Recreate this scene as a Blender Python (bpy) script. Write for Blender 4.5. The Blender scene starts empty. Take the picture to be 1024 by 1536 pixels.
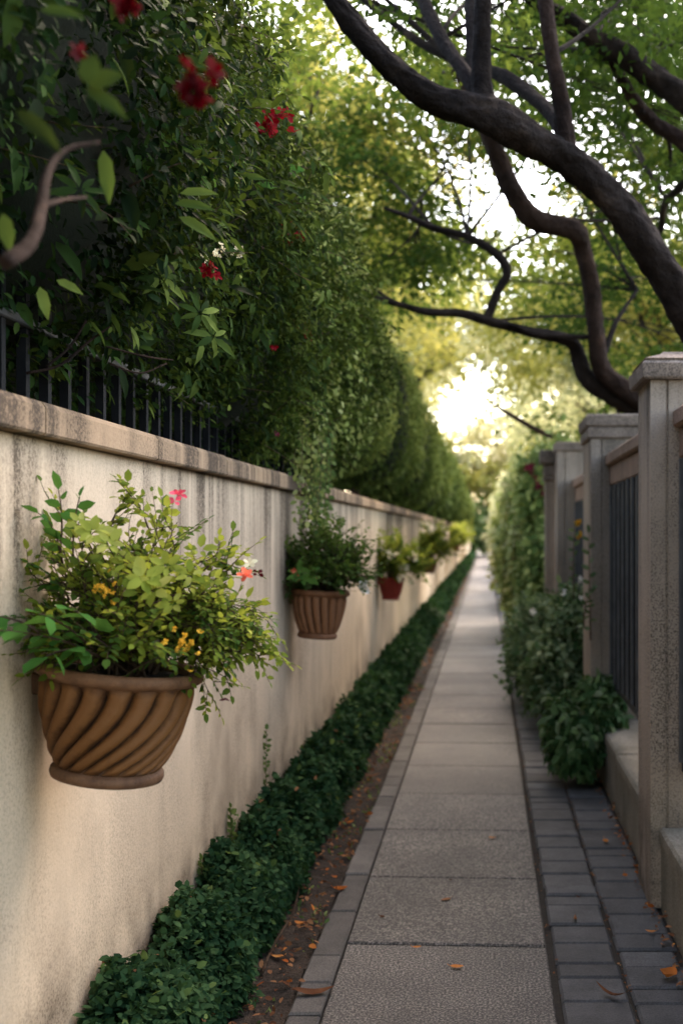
import bpy, math, random
import numpy as np
from mathutils import Vector

R = np.random.default_rng(11)
random.seed(11)
sc = bpy.context.scene
COL = sc.collection
F, VX, VY, CH = 1700.0, 729.0, 800.0, 1.6      # focal length in px, vanishing point, eye height
def P(px, py, Y):                               # measured point at depth Y -> world
    return np.array([(px - VX) / F * Y, Y, CH - (py - VY) / F * Y])
def G(px, py):                                  # measured point on the ground -> world
    Y = F * CH / (py - VY)
    return np.array([(px - VX) / F * Y, Y, 0.0])
def nrm(v):
    v = np.asarray(v, float)
    return v / np.maximum(np.linalg.norm(v, axis=-1, keepdims=True), 1e-9)
def rv(n, s=1.0):
    return R.normal(0, s, (n, 3))
def wob(x, y, z=0.0):                           # cheap smooth noise, about -1..1
    return (np.sin(x*1.7+y*2.3+z*1.1+.4) + np.sin(x*3.1-y*1.3+z*2.7+1.9)*.7 + np.sin(-x*4.7+y*5.3+z*3.9+.7)*.45
            + np.sin(x*9.1+y*7.7-z*8.3)*.25) / 2.0

# ------------------------------------------------------------------ mesh building
class MB:
    def __init__(s): s.V=[]; s.A=[]; s.F=[]; s.n=0
    def add(s, v, faces, mat=0, rnd=0.5, smooth=False):
        v = np.asarray(v, float).reshape(-1, 3)
        s.V.append(v); s.A.append(np.broadcast_to(np.asarray(rnd, float), (len(v),)).copy())
        for f in faces:
            f = np.asarray(f, np.int64)
            if f.ndim == 1: f = f[None]
            s.F.append((f + s.n, mat, smooth))
        s.n += len(v); return s
    def loft(s, rings, mat=0, rnd=0.5, smooth=False, caps=(True, True)):
        k = len(rings[0]); m = len(rings)
        v = np.concatenate([np.asarray(r, float) for r in rings])
        i = np.arange(k); j = (i + 1) % k
        fs = [np.stack([a*k+i, a*k+j, (a+1)*k+j, (a+1)*k+i], 1) for a in range(m-1)]
        q = np.concatenate(fs)
        s.add(v, [q], mat, rnd, smooth)
        n0 = s.n - len(v)
        if caps[0]: s.F.append((np.arange(k)[::-1][None] + n0, mat, False))
        if caps[1]: s.F.append((np.arange(k)[None] + n0 + (m-1)*k, mat, False))
        return s
    def slab(s, x0, x1, y0, y1, z0, z1, b=.008, mat=0, rnd=.5, bot=False):  # box with chamfered upper (and lower) edges
        def rect(i, z): return [(x0+i,y0+i,z),(x1-i,y0+i,z),(x1-i,y1-i,z),(x0+i,y1-i,z)]
        rings = ([rect(b, z0), rect(0, z0+b)] if bot else [rect(0, z0)]) + [rect(0, z1-b), rect(b, z1)]
        return s.loft(rings, mat, rnd)
    def prism(s, poly, zs, mat=0, rnd=.5):                # poly (n,2) extruded through [(z, grow)]
        poly = np.asarray(poly, float); c = poly.mean(0)
        rings = []
        for z, g in zs:
            d = poly - c; q = c + d + np.sign(d)*g
            rings.append(np.column_stack([q, np.full(len(q), z)]))
        return s.loft(rings, mat, rnd)
    def tube(s, pts, rad, n=8, mat=0, rnd=.5, rough=0.0, sub=4):
        pts = np.asarray(pts, float); rad = np.asarray(rad, float)
        if np.ndim(rad) == 0: rad = np.full(len(pts), float(rad))
        if sub > 1 and len(pts) > 2: pts, rad = smooth_path(pts, rad, sub)
        t = nrm(np.gradient(pts, axis=0)); up = np.array([.31, .17, .93])
        b = nrm(np.cross(t, up)); c = np.cross(b, t)
        a = np.linspace(0, 2*np.pi, n, endpoint=False)
        rr = rad[:, None] * np.ones((1, n))
        if rough:
            q = np.cumsum(np.r_[0, np.linalg.norm(np.diff(pts, axis=0), axis=1)])
            rr = rr * (1 + rough*wob(q[:, None]*5, np.sin(a)[None]*1.5+np.zeros_like(rr), np.cos(a)[None]*1.5) + .45*rough*wob(q[:, None]*17, np.sin(a)[None]*4+np.zeros_like(rr), np.cos(a)[None]*4) + .35*rough*wob(q[:, None]*38, np.sin(a*2)[None]*5+np.zeros_like(rr), np.cos(a*3)[None]*5))
        v = pts[:, None] + rr[..., None]*(np.cos(a)[None, :, None]*b[:, None] + np.sin(a)[None, :, None]*c[:, None])
        return s.loft(list(v), mat, rnd, True)
    def lathe(s, prof, n=48, mat=0, rnd=.5, c=(0,0,0)):
        a = np.linspace(0, 2*np.pi, n, endpoint=False)
        rings = [np.column_stack([c[0]+r*np.cos(a), c[1]+r*np.sin(a), np.full(n, c[2]+z)]) for r, z in prof]
        return s.loft(rings, mat, rnd, True)
    def leaves(s, pos, axis, normal, L, W, rnd, tm='oval', mat=0):
        tv, tf = TM[tm]
        pos = np.asarray(pos, float); N = len(pos)
        if N == 0: return s
        a = nrm(axis); b = nrm(np.cross(np.broadcast_to(normal, a.shape), a)); c = np.cross(a, b)
        L = np.broadcast_to(L, (N,))[:, None, None]; W = np.broadcast_to(W, (N,))[:, None, None]
        v = pos[:, None] + L*(tv[None, :, 0:1]*a[:, None] + W*tv[None, :, 1:2]*b[:, None] + tv[None, :, 2:3]*c[:, None])
        k = len(tv); off = (np.arange(N)*k)[:, None, None]
        faces = [(np.asarray(f)[None] + off).reshape(-1, np.asarray(f).shape[1]) for f in tf]
        return s.add(v.reshape(-1, 3), faces, mat, np.repeat(np.broadcast_to(rnd, (N,)), k), True)
    def build(s, name, mats, parent=None, kind=None):
        me = bpy.data.meshes.new(name)
        V = np.concatenate(s.V)
        me.vertices.add(len(V)); me.vertices.foreach_set('co', V.astype(np.float32).ravel())
        lv = np.concatenate([f.ravel() for f, _, _ in s.F])
        lt = np.concatenate([np.full(len(f), f.shape[1]) for f, _, _ in s.F])
        mi = np.concatenate([np.full(len(f), m) for f, m, _ in s.F])
        sm = np.concatenate([np.full(len(f), x) for f, _, x in s.F])
        me.loops.add(len(lv)); me.loops.foreach_set('vertex_index', lv.astype(np.int32))
        me.polygons.add(len(lt))
        me.polygons.foreach_set('loop_start', np.r_[0, np.cumsum(lt)[:-1]].astype(np.int32))
        me.polygons.foreach_set('loop_total', lt.astype(np.int32))
        me.polygons.foreach_set('material_index', mi.astype(np.int32))
        me.polygons.foreach_set('use_smooth', sm.astype(bool))
        at = me.attributes.new('rnd', 'FLOAT', 'POINT'); at.data.foreach_set('value', np.concatenate(s.A).astype(np.float32))
        me.update(calc_edges=True); me.validate()
        for m in (mats if isinstance(mats, (list, tuple)) else [mats]): me.materials.append(m)
        o = bpy.data.objects.new(name, me); COL.objects.link(o)
        if parent is not None:
            o.parent = parent
            o.matrix_parent_inverse = parent.matrix_basis.inverted() if parent.matrix_basis else o.matrix_parent_inverse
        if kind: o['kind'] = kind
        return o
def smooth_path(pts, rad, sub):
    p = np.vstack([2*pts[0]-pts[1], pts, 2*pts[-1]-pts[-2]]); r = np.r_[rad[0], rad, rad[-1]]
    o = []; q = []
    for i in range(1, len(p)-2):
        for t in np.linspace(0, 1, sub, endpoint=False):
            t2, t3 = t*t, t**3
            w = (-.5*t3+t2-.5*t, 1.5*t3-2.5*t2+1, -1.5*t3+2*t2+.5*t, .5*t3-.5*t2)
            o.append(sum(w[k]*p[i-1+k] for k in range(4))); q.append(sum(w[k]*r[i-1+k] for k in range(4)))
    o.append(p[-2]); q.append(r[-2])
    return np.array(o), np.maximum(np.array(q), 1e-4)
TM = {
 'oval': (np.array([(0,0,0),(.5,0,-.03),(1,0,-.13),(.25,.4,.05),(.66,.4,.0),(.25,-.4,.05),(.66,-.4,.0)]),
          [[(0,1,4,3),(0,5,6,1)], [(1,2,4),(1,6,2)]]),
 'lance': (np.array([(0,0,0),(.5,0,-.06),(1,0,-.28),(.22,.4,.02),(.6,.42,-.05),(.22,-.4,.02),(.6,-.42,-.05),(.84,.2,-.16),(.84,-.2,-.16)]),
          [[(0,1,4,3),(0,5,6,1)], [(1,7,4),(1,2,7),(1,6,8),(1,8,2)]]),
 'dia': (np.array([(0,0,0),(.5,.5,.06),(1,0,-.08),(.5,-.5,.06)]), [[(0,2,1),(0,3,2)]]),
 'ivy': (np.array([(0,0,0),(.1,.45,.02),(.42,.3,.02),(.5,.55,.0),(.7,.2,0),(1,0,-.12),(.7,-.2,0),(.5,-.55,0),(.42,-.3,.02),(.1,-.45,.02),(.45,0,-.04)]),
         [[(0,10,1),(1,10,2),(2,10,3),(3,10,4),(4,10,5),(5,10,6),(6,10,7),(7,10,8),(8,10,9),(9,10,0)]]),
 'petal': (np.array([(0,0,0),(.6,.42,.12),(1,.2,.0),(1,-.2,.0),(.6,-.42,.12),(.6,0,.02)]), [[(0,5,1),(1,5,2),(2,5,3),(3,5,4),(4,5,0)]]),
}
# ------------------------------------------------------------------ object helpers
def tag(o, label=None, cat=None, group=None, kind=None):
    if label: o['label'] = label
    if cat: o['category'] = cat
    if group: o['group'] = group
    if kind: o['kind'] = kind
    return o
def thing(name, label, cat, loc=(0,0,0), group=None):
    o = bpy.data.objects.new(name, None); COL.objects.link(o)
    o.location = [float(q) for q in loc]; o.empty_display_size = .1
    return tag(o, label, cat, group)

# ------------------------------------------------------------------ materials
def mat(name):
    m = bpy.data.materials.new(name); m.use_nodes = True
    nt = m.node_tree; nt.nodes.clear()
    out = nt.nodes.new('ShaderNodeOutputMaterial')
    def N(t, **kw):
        n = nt.nodes.new(t)
        for k, v in kw.items():
            if k in n.inputs.keys(): n.inputs[k].default_value = v
            else: setattr(n, k, v)
        return n
    def Lk(a, b): nt.links.new(a, b)
    return m, N, Lk, out
def ramp(N, stops, interp='LINEAR'):
    r = N('ShaderNodeValToRGB'); e = r.color_ramp.elements; r.color_ramp.interpolation = interp
    while len(e) > 1: e.remove(e[-1])
    e[0].position = stops[0][0]; e[0].color = (*stops[0][1], 1)
    for p, c in stops[1:]:
        q = e.new(p); q.color = (*c, 1)
    return r
def g3(v): return (v, v, v)
def leaf_mat(name, dark, mid, light, trans=(.25,.35,.04), tf=.4, rough=.5, spec=.4):
    rough = max(rough, .5); spec *= .12
    m, N, L, out = mat(name)
    at = N('ShaderNodeAttribute', attribute_name='rnd')
    r = ramp(N, [(0, dark), (.5, mid), (1, light)]); L(at.outputs['Fac'], r.inputs[0])
    geo = N('ShaderNodeTexCoord'); nz = N('ShaderNodeTexNoise', Scale=18.0, Detail=3.0)
    L(geo.outputs['Object'], nz.inputs['Vector'])
    mx = N('ShaderNodeMix', data_type='RGBA', blend_type='MULTIPLY'); mx.inputs[0].default_value = .6
    rr = ramp(N, [(.3, g3(.55)), (.7, g3(1.25))]); L(nz.outputs['Fac'], rr.inputs[0])
    L(r.outputs[0], mx.inputs[6]); L(rr.outputs[0], mx.inputs[7])
    b = N('ShaderNodeBsdfPrincipled', Roughness=rough); b.inputs['Specular IOR Level'].default_value = spec; b.inputs['IOR'].default_value = 1.2
    L(mx.outputs[2], b.inputs['Base Color'])
    t = N('ShaderNodeBsdfTranslucent')
    tc = N('ShaderNodeMix', data_type='RGBA', blend_type='MIX'); tc.inputs[0].default_value = .6
    tc.inputs[7].default_value = (*trans, 1); L(mx.outputs[2], tc.inputs[6]); L(tc.outputs[2], t.inputs['Color'])
    s = N('ShaderNodeMixShader'); s.inputs[0].default_value = tf
    L(b.outputs[0], s.inputs[1]); L(t.outputs[0], s.inputs[2]); L(s.outputs[0], out.inputs[0])
    return m
def rough_mat(name, c0, c1, scale=8, rough=.85, bump=.3, bscale=60, speck=None, stretch=(1,1,1), spec=.3, dist=.01, attr=None):
    m, N, L, out = mat(name)
    tc = N('ShaderNodeTexCoord'); mp = N('ShaderNodeMapping'); mp.inputs['Scale'].default_value = stretch
    L(tc.outputs['Object'], mp.inputs['Vector'])
    nz = N('ShaderNodeTexNoise', Scale=scale, Detail=6.0, Roughness=.62); L(mp.outputs[0], nz.inputs['Vector'])
    r = ramp(N, [(.3, c0), (.7, c1)]); L(nz.outputs['Fac'], r.inputs[0]); colo = r.outputs[0]
    fn = N('ShaderNodeTexNoise', Scale=bscale, Detail=4.0, Roughness=.7); L(mp.outputs[0], fn.inputs['Vector'])
    if speck:
        vs = N('ShaderNodeTexNoise', Scale=speck[0], Detail=2.0, Roughness=.6); L(tc.outputs['Object'], vs.inputs['Vector'])
        r2 = ramp(N, [(.38, g3(speck[1])), (.5, g3(1.0)), (.62, g3(speck[2]))]); L(vs.outputs['Fac'], r2.inputs[0])
        mx = N('ShaderNodeMix', data_type='RGBA', blend_type='MULTIPLY'); mx.inputs[0].default_value = 1
        L(colo, mx.inputs[6]); L(r2.outputs[0], mx.inputs[7]); colo = mx.outputs[2]
    if attr:
        at = N('ShaderNodeAttribute', attribute_name='rnd')
        r3 = ramp(N, [(0, attr[0]), (1, attr[1])]); L(at.outputs['Fac'], r3.inputs[0])
        mx = N('ShaderNodeMix', data_type='RGBA', blend_type='MULTIPLY'); mx.inputs[0].default_value = 1
        L(colo, mx.inputs[6]); L(r3.outputs[0], mx.inputs[7]); colo = mx.outputs[2]
    b = N('ShaderNodeBsdfPrincipled', Roughness=rough); b.inputs['Specular IOR Level'].default_value = spec
    L(colo, b.inputs['Base Color'])
    bp = N('ShaderNodeBump', Strength=bump, Distance=dist); L(fn.outputs['Fac'], bp.inputs['Height'])
    L(bp.outputs[0], b.inputs['Normal']); L(b.outputs[0], out.inputs[0])
    return m
def wall_mat(name, base, streak, top, amt, gr=1.0):
    # weathered render: vertical rain streaks that are strongest under the coping, blotches, fine grain
    m, N, L, out = mat(name)
    tc = N('ShaderNodeTexCoord'); sx = N('ShaderNodeSeparateXYZ'); L(tc.outputs['Object'], sx.inputs[0])
    def noise(scale, st, det=5.0, ro=.6):
        mp = N('ShaderNodeMapping'); mp.inputs['Scale'].default_value = st; L(tc.outputs['Object'], mp.inputs['Vector'])
        n = N('ShaderNodeTexNoise', Scale=scale, Detail=det, Roughness=ro); L(mp.outputs[0], n.inputs['Vector']); return n.outputs['Fac']
    def M(op, a, b=None):
        n = N('ShaderNodeMath', operation=op)
        for i, q in enumerate((a, b)):
            if q is None: continue
            if isinstance(q, (int, float)): n.inputs[i].default_value = q
            else: L(q, n.inputs[i])
        return n.outputs[0]
    def rmp(x, a, b, lo=0., hi=1.):
        n = N('ShaderNodeMapRange'); n.inputs[1].default_value=a; n.inputs[2].default_value=b; n.inputs[3].default_value=lo; n.inputs[4].default_value=hi
        L(x, n.inputs[0]); return n.outputs[0]
    st = rmp(noise(2.6, (1,1.7,.09)), .42, .72); st2 = rmp(noise(8, (1,1.5,.05), 5., .6), .48, .74)
    grad = rmp(sx.outputs['Z'], top-.75, top, .10, 1.0); reg = rmp(noise(1.1, (1,1.3,.12), 2.), .36, .62, .25, 1.15); sand = rmp(noise(95, (1,1,1), 3., .8), .40, .62, .55, 1.15)
    grad2 = rmp(sx.outputs['Z'], .55, .1, 0., .8)
    streaks = M('MULTIPLY', M('MULTIPLY', M('ADD', M('MULTIPLY', st, .8), M('MULTIPLY', st2, .45)), grad), M('MULTIPLY', reg, sand))
    low = M('MULTIPLY', rmp(noise(3.5, (1,1,1)), .38, .7), grad2)
    blot = M('MULTIPLY', rmp(noise(1.3, (1,1,.8)), .5, .8), .3)
    grain = M('MULTIPLY', rmp(noise(130, (1,1,1), 3., .7), .46, .72), M('ADD', M('MULTIPLY', rmp(noise(2.1, (1,1,.5)), .4, .7), .3), .06))
    k = M('MULTIPLY', M('ADD', M('ADD', streaks, low), M('ADD', blot, M('MULTIPLY', grain, gr))), amt); k = M('MINIMUM', k, .96)
    v = rmp(noise(2.2, (1,1,.35)), .3, .7, .84, 1.1)
    base_n = N('ShaderNodeMix', data_type='RGBA', blend_type='MULTIPLY'); base_n.inputs[0].default_value = 1; base_n.inputs[6].default_value = (*base, 1); L(v, base_n.inputs[7])
    mx = N('ShaderNodeMix', data_type='RGBA'); L(k, mx.inputs[0]); L(base_n.outputs[2], mx.inputs[6]); mx.inputs[7].default_value = (*streak, 1)
    b = N('ShaderNodeBsdfPrincipled', Roughness=.9); b.inputs['Specular IOR Level'].default_value = .2
    L(mx.outputs[2], b.inputs['Base Color'])
    h = M('ADD', noise(85, (1,1,1), 5., .7), M('MULTIPLY', noise(7, (1,1,1)), 1.2))
    bp = N('ShaderNodeBump', Strength=.35, Distance=.006); L(h, bp.inputs['Height']); L(bp.outputs[0], b.inputs['Normal'])
    L(b.outputs[0], out.inputs[0]); return m
def pot_mat(name, c_hi, c_mid, c_lo):
    m, N, L, out = mat(name)
    tc = N('ShaderNodeTexCoord'); at = N('ShaderNodeAttribute', attribute_name='rnd')
    nz = N('ShaderNodeTexNoise', Scale=24.0, Detail=9.0, Roughness=.74); L(tc.outputs['Object'], nz.inputs['Vector'])
    ad = N('ShaderNodeMath', operation='MULTIPLY_ADD'); ad.inputs[1].default_value = 1.25; L(nz.outputs['Fac'], ad.inputs[0])
    sb = N('ShaderNodeMath', operation='ADD'); sb.inputs[1].default_value = -.60; L(at.outputs['Fac'], sb.inputs[0]); L(sb.outputs[0], ad.inputs[2])
    r = ramp(N, [(.08, c_lo), (.42, c_mid), (.85, c_hi)]); L(ad.outputs[0], r.inputs[0])
    b = N('ShaderNodeBsdfPrincipled', Roughness=.6); b.inputs['Specular IOR Level'].default_value = .22
    L(r.outputs[0], b.inputs['Base Color'])
    n2 = N('ShaderNodeTexNoise', Scale=42.0, Detail=7.0, Roughness=.7); L(tc.outputs['Object'], n2.inputs['Vector'])
    bp = N('ShaderNodeBump', Strength=.65, Distance=.007); L(n2.outputs['Fac'], bp.inputs['Height']); L(bp.outputs[0], b.inputs['Normal'])
    L(b.outputs[0], out.inputs[0]); return m
def bark_mat(name, c0, c1):
    m, N, L, out = mat(name)
    tc = N('ShaderNodeTexCoord')
    nz = N('ShaderNodeTexNoise', Scale=5.0, Detail=8.0, Roughness=.7); L(tc.outputs['Object'], nz.inputs['Vector'])
    r = ramp(N, [(.32, c0), (.58, c1), (.70, (c1[0]*2.6, c1[1]*2.6, c1[2]*2.4))]); L(nz.outputs['Fac'], r.inputs[0])
    n2 = N('ShaderNodeTexNoise', Scale=13.0, Detail=9.0, Roughness=.72, Distortion=.6); L(tc.outputs['Object'], n2.inputs['Vector'])
    n3 = N('ShaderNodeTexNoise', Scale=55.0, Detail=5.0, Roughness=.7); L(tc.outputs['Object'], n3.inputs['Vector'])
    ad = N('ShaderNodeMath', operation='MULTIPLY_ADD'); ad.inputs[1].default_value = .35; L(n3.outputs['Fac'], ad.inputs[0]); L(n2.outputs['Fac'], ad.inputs[2])
    b = N('ShaderNodeBsdfPrincipled', Roughness=.88); b.inputs['Specular IOR Level'].default_value = .12
    L(r.outputs[0], b.inputs['Base Color'])
    bp = N('ShaderNodeBump', Strength=1.0, Distance=.06); L(ad.outputs[0], bp.inputs['Height']); L(bp.outputs[0], b.inputs['Normal'])
    L(b.outputs[0], out.inputs[0]); return m

M = {}
M['wall'] = wall_mat('weathered_render', (.66,.51,.345), (.085,.06,.038), 1.84, 2.1)
M['coping'] = wall_mat('coping_stone', (.42,.285,.17), (.06,.042,.028), 1.80, 2.3)
M['ground'] = rough_mat('earth', (.05,.045,.025), (.10,.085,.05), 2)
M['soil'] = rough_mat('bed_soil', (.014,.010,.007), (.045,.031,.021), 9, .95, .8, 45, (150,.5,1.5), dist=.02)
M['joint'] = rough_mat('joint_dirt', (.014,.012,.010), (.035,.028,.02), 12, .95, .6, 60)
M['slab'] = rough_mat('exposed_aggregate', (.030,.027,.025), (.078,.069,.061), 1.6, .62, .7, 150, (115,.12,3.6), spec=.5, dist=.006, attr=(g3(.78), g3(1.12)))
M['kerb'] = rough_mat('kerb_stone', (.065,.06,.055), (.125,.112,.10), 5, .8, .35, 110, (160,.75,1.25), attr=(g3(.72), g3(1.15)), dist=.006)
M['brick'] = rough_mat('blue_brick', (.026,.027,.030), (.068,.069,.073), 7, .72, .4, 90, (130,.75,1.25), attr=(g3(.6), g3(1.3)), spec=.45, dist=.008)
M['granite'] = wall_mat('pillar_granite', (.36,.29,.23), (.07,.058,.047), 2.3, 1.6, 3.0)
M['cap'] = rough_mat('pillar_cap', (.11,.085,.068), (.225,.175,.14), 6, .88, .4, 90, (110,.5,1.25), dist=.006)
M['lowwall'] = rough_mat('low_wall_concrete', (.115,.105,.078), (.235,.205,.16), 3.5, .9, .4, 70, (90,.7,1.2), stretch=(1,1,.6), dist=.006)
M['beam'] = rough_mat('stone_rail', (.15,.10,.072), (.25,.165,.12), 5, .85, .3, 80, (100,.7,1.2))
M['iron'] = rough_mat('painted_iron', (.004,.005,.006), (.010,.011,.013), 9, .7, .2, 90, spec=.08)
M['rib'] = rough_mat('worn_rib', (.06,.063,.066), (.11,.113,.115), 9, .6, .2, 90, spec=.2)
M['bluebar'] = rough_mat('grey_painted_bars', (.013,.015,.017), (.028,.03,.033), 9, .6, .2, 90, spec=.4)
M['bark'] = bark_mat('dark_bark', (.006,.004,.0035), (.026,.018,.0145))
M['bark2'] = bark_mat('warm_bark', (.013,.0075,.0055), (.045,.026,.019))
M['twig'] = bark_mat('twig', (.035,.024,.016), (.13,.085,.055))
M['pot'] = pot_mat('glazed_terracotta', (.135,.058,.017), (.044,.018,.006), (.002,.0013,.001))
M['potrim'] = pot_mat('terracotta_rim', (.17,.088,.044), (.075,.036,.018), (.010,.006,.004))
M['pot2'] = pot_mat('brown_clay', (.27,.125,.06), (.15,.066,.032), (.014,.008,.006))
M['potred'] = pot_mat('red_clay', (.30,.045,.03), (.21,.03,.022), (.07,.015,.012))
M['potsoil'] = rough_mat('potting_soil', (.012,.009,.007), (.03,.022,.016), 30, .95, .8, 60, dist=.02)
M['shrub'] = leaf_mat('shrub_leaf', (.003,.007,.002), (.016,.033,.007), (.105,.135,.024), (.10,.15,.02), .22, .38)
M['shrubshade'] = leaf_mat('shrub_painted_shade_leaf', (.002,.005,.002), (.010,.025,.007), (.05,.085,.02), (.05,.1,.02), .12, .5)  # shaded copy of the shrub leaf; near-end shade is in its colour
M['shrubbig'] = leaf_mat('shrub_big_leaf', (.003,.008,.003), (.024,.05,.012), (.12,.16,.035), (.12,.18,.03), .28, .33)
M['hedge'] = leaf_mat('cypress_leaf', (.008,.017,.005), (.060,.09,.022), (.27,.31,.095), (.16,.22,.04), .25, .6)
M['core'] = rough_mat('inner_painted_shade', (.003,.005,.002), (.008,.012,.005), 6, 1, .5, 30)  # near-black fill that paints the shade inside foliage gaps
M['low'] = leaf_mat('low_hedge_leaf', (.005,.019,.009), (.018,.046,.02), (.055,.10,.038), (.05,.12,.03), .2, .5, .4)
M['potleaf'] = leaf_mat('pot_leaf', (.035,.07,.010), (.13,.18,.024), (.34,.36,.07), (.38,.42,.05), .4, .5)
M['potleaf_d'] = leaf_mat('pot_leaf_dark', (.022,.055,.012), (.055,.105,.02), (.15,.2,.045), (.18,.26,.04), .3, .42)
M['pale'] = leaf_mat('pale_leaf', (.16,.21,.03), (.28,.32,.055), (.42,.42,.12), (.42,.46,.07), .4, .5)
M['broad'] = leaf_mat('broad_leaf', (.03,.10,.02), (.055,.15,.03), (.13,.25,.05), (.16,.32,.05), .32, .3, .5)
M['can_d'] = leaf_mat('canopy_deep', (.014,.032,.009), (.038,.07,.015), (.11,.15,.03), (.11,.18,.025), .36, .45)
M['can_m'] = leaf_mat('canopy_mid', (.018,.040,.010), (.06,.10,.018), (.19,.2,.035), (.25,.32,.045), .42, .45)
M['can_l'] = leaf_mat('canopy_light', (.08,.11,.022), (.21,.225,.045), (.48,.42,.12), (.56,.52,.12), .52, .5)
M['can_haze'] = leaf_mat('canopy_painted_haze', (.22,.26,.12), (.42,.44,.22), (.66,.62,.36), (.7,.68,.34), .52, .6)  # pale leaf colour painted as haze; the air itself is clear
M['can_far'] = leaf_mat('canopy_far_painted_haze', (.24,.28,.12), (.44,.44,.21), (.66,.60,.36), (.72,.66,.36), .55, .6)  # far leaves coloured pale and bright to paint warm distance haze
M['ivy'] = leaf_mat('ivy_leaf', (.024,.055,.018), (.095,.15,.045), (.30,.34,.12), (.2,.28,.06), .3, .4)
M['ivyl'] = leaf_mat('ivy_light_leaf', (.09,.14,.035), (.24,.29,.085), (.44,.46,.2), (.36,.4,.1), .35, .45)
M['bush'] = leaf_mat('bush_leaf', (.012,.036,.013), (.042,.09,.034), (.15,.22,.085), (.08,.17,.04), .22, .33, .5)
M['bush2'] = leaf_mat('grey_bush_leaf', (.030,.062,.03), (.10,.15,.075), (.28,.33,.19), (.15,.22,.07), .25, .4)
def petal(name, c):
    return leaf_mat(name, tuple(q*.45 for q in c), c, tuple(min(1, q*1.4+.02) for q in c), c, .35, .5, .3)
M['red'] = petal('red_petal', (.055,.001,.003)); M['redlit'] = petal('red_petal_lit', (.17,.004,.009)); M['pink'] = petal('pink_petal', (.70,.09,.14)); M['coral'] = petal('coral_petal', (.82,.16,.09))  # redlit is the lit copy of red; the brightness is in its colour
M['yellow'] = petal('yellow_petal', (.70,.40,.04)); M['cream'] = petal('cream_petal', (.75,.66,.45)); M['white'] = petal('white_petal', (.8,.8,.74)); M['maroon'] = petal('maroon_petal', (.10,.015,.025))
M['orange'] = petal('orange_petal', (.75,.22,.05))
M['dead'] = leaf_mat('fallen_orange', (.20,.05,.012), (.42,.13,.03), (.58,.25,.07), (.5,.18,.03), .2, .6)
M['deadb'] = leaf_mat('fallen_brown', (.06,.025,.015), (.16,.07,.035), (.30,.15,.07), (.2,.08,.03), .15, .7)
M['wood'] = rough_mat('brown_wood', (.09,.04,.025), (.16,.075,.045), 6, .8, .3, 60, stretch=(4,4,.5))
M['redwood'] = rough_mat('red_wood', (.10,.03,.025), (.17,.05,.04), 6, .8, .3, 60)

# ------------------------------------------------------------------ ground, path, paving
b = MB(); b.add([(-300,-60,-.03),(300,-60,-.03),(300,500,-.03),(-300,500,-.03)], [[(0,1,2,3)]]); b.build('ground', M['ground'], kind='structure')
PX0, PX1 = -.54, .230
b = MB(); y = 1.0; k = 0
while y < 80:
    L_ = .845; dz = R.normal(0, .0018); w = R.uniform(-.003, .003)
    sk = .018
    x0, x1 = PX0, PX1; z1 = .012 + dz; e = .006; g = .0045
    def q(i, z): return [(x0+i, y+g+sk+i, z), (x1-i, y+g-sk+i, z), (x1-i, y+L_-g-sk-i, z), (x0+i, y+L_-g+sk-i, z)]
    b.loft([q(0, -.05), q(0, z1-e), q(e, z1)], rnd=R.uniform(0, 1)); y += L_; k += 1
b.build('path', M['slab'], kind='structure')
b = MB(); b.add([(-.70,0,-.012),(.76,0,-.012),(.76,85,-.012),(-.70,85,-.012)], [[(0,1,2,3)]]); b.build('path_bedding', M['joint'], kind='structure')
b = MB(); y = 1.0
while y < 80:
    L_ = R.choice([.26,.50,.52,.3]); b.slab(-.655+R.normal(0,.003), PX0-.006, y+.004, y+L_-.004, -.05, .016+R.normal(0,.003), .007, rnd=R.uniform()); y += L_
b.build('kerb', M['kerb'], kind='structure')
b = MB()
for x0, x1, ye in ((.257,.488,80),(.500,.728,9.0)):
    y = 1.0
    while y < ye:
        L_ = R.choice([.13,.17,.20,.21,.24]) if y < 9 else R.uniform(.3,.6)
        b.slab(x0+R.normal(0,.004), x1+R.normal(0,.004), y+.005, y+L_-.005, -.05, .006+R.normal(0,.0035), .009, rnd=R.uniform()); y += L_
b.build('brick_paving', M['brick'], kind='structure')
# planted strip between hedge and kerb, slightly mounded
b = MB(); ny, nx = 500, 8
ys = np.concatenate([np.linspace(1, 12, 340), np.linspace(12.1, 80, 160)]); xs = np.linspace(-1.1, -.66, nx)
X, Yg = np.meshgrid(xs, ys); Z = .004 + .014*wob(X*9, Yg*6) + .010*wob(X*31, Yg*27) + .03*np.clip((-.72-X)/.3, 0, 1)
idx = np.arange(ny*nx).reshape(ny, nx)
b.add(np.stack([X, Yg, Z], -1).reshape(-1,3), [np.stack([idx[:-1,:-1],idx[:-1,1:],idx[1:,1:],idx[1:,:-1]],-1).reshape(-1,4)], smooth=True)
b.build('planting_bed', M['soil'], kind='structure')
b = MB(); Xr = .735
b.add([(.735,7.6,-.006),(2.6,7.6,-.006),(2.6,80,-.006),(.5,80,-.006),(.5,9,-.006),(.735,9,-.006)], [[(0,1,2,3,4,5)]])
b.build('verge', M['soil'], kind='structure')

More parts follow.
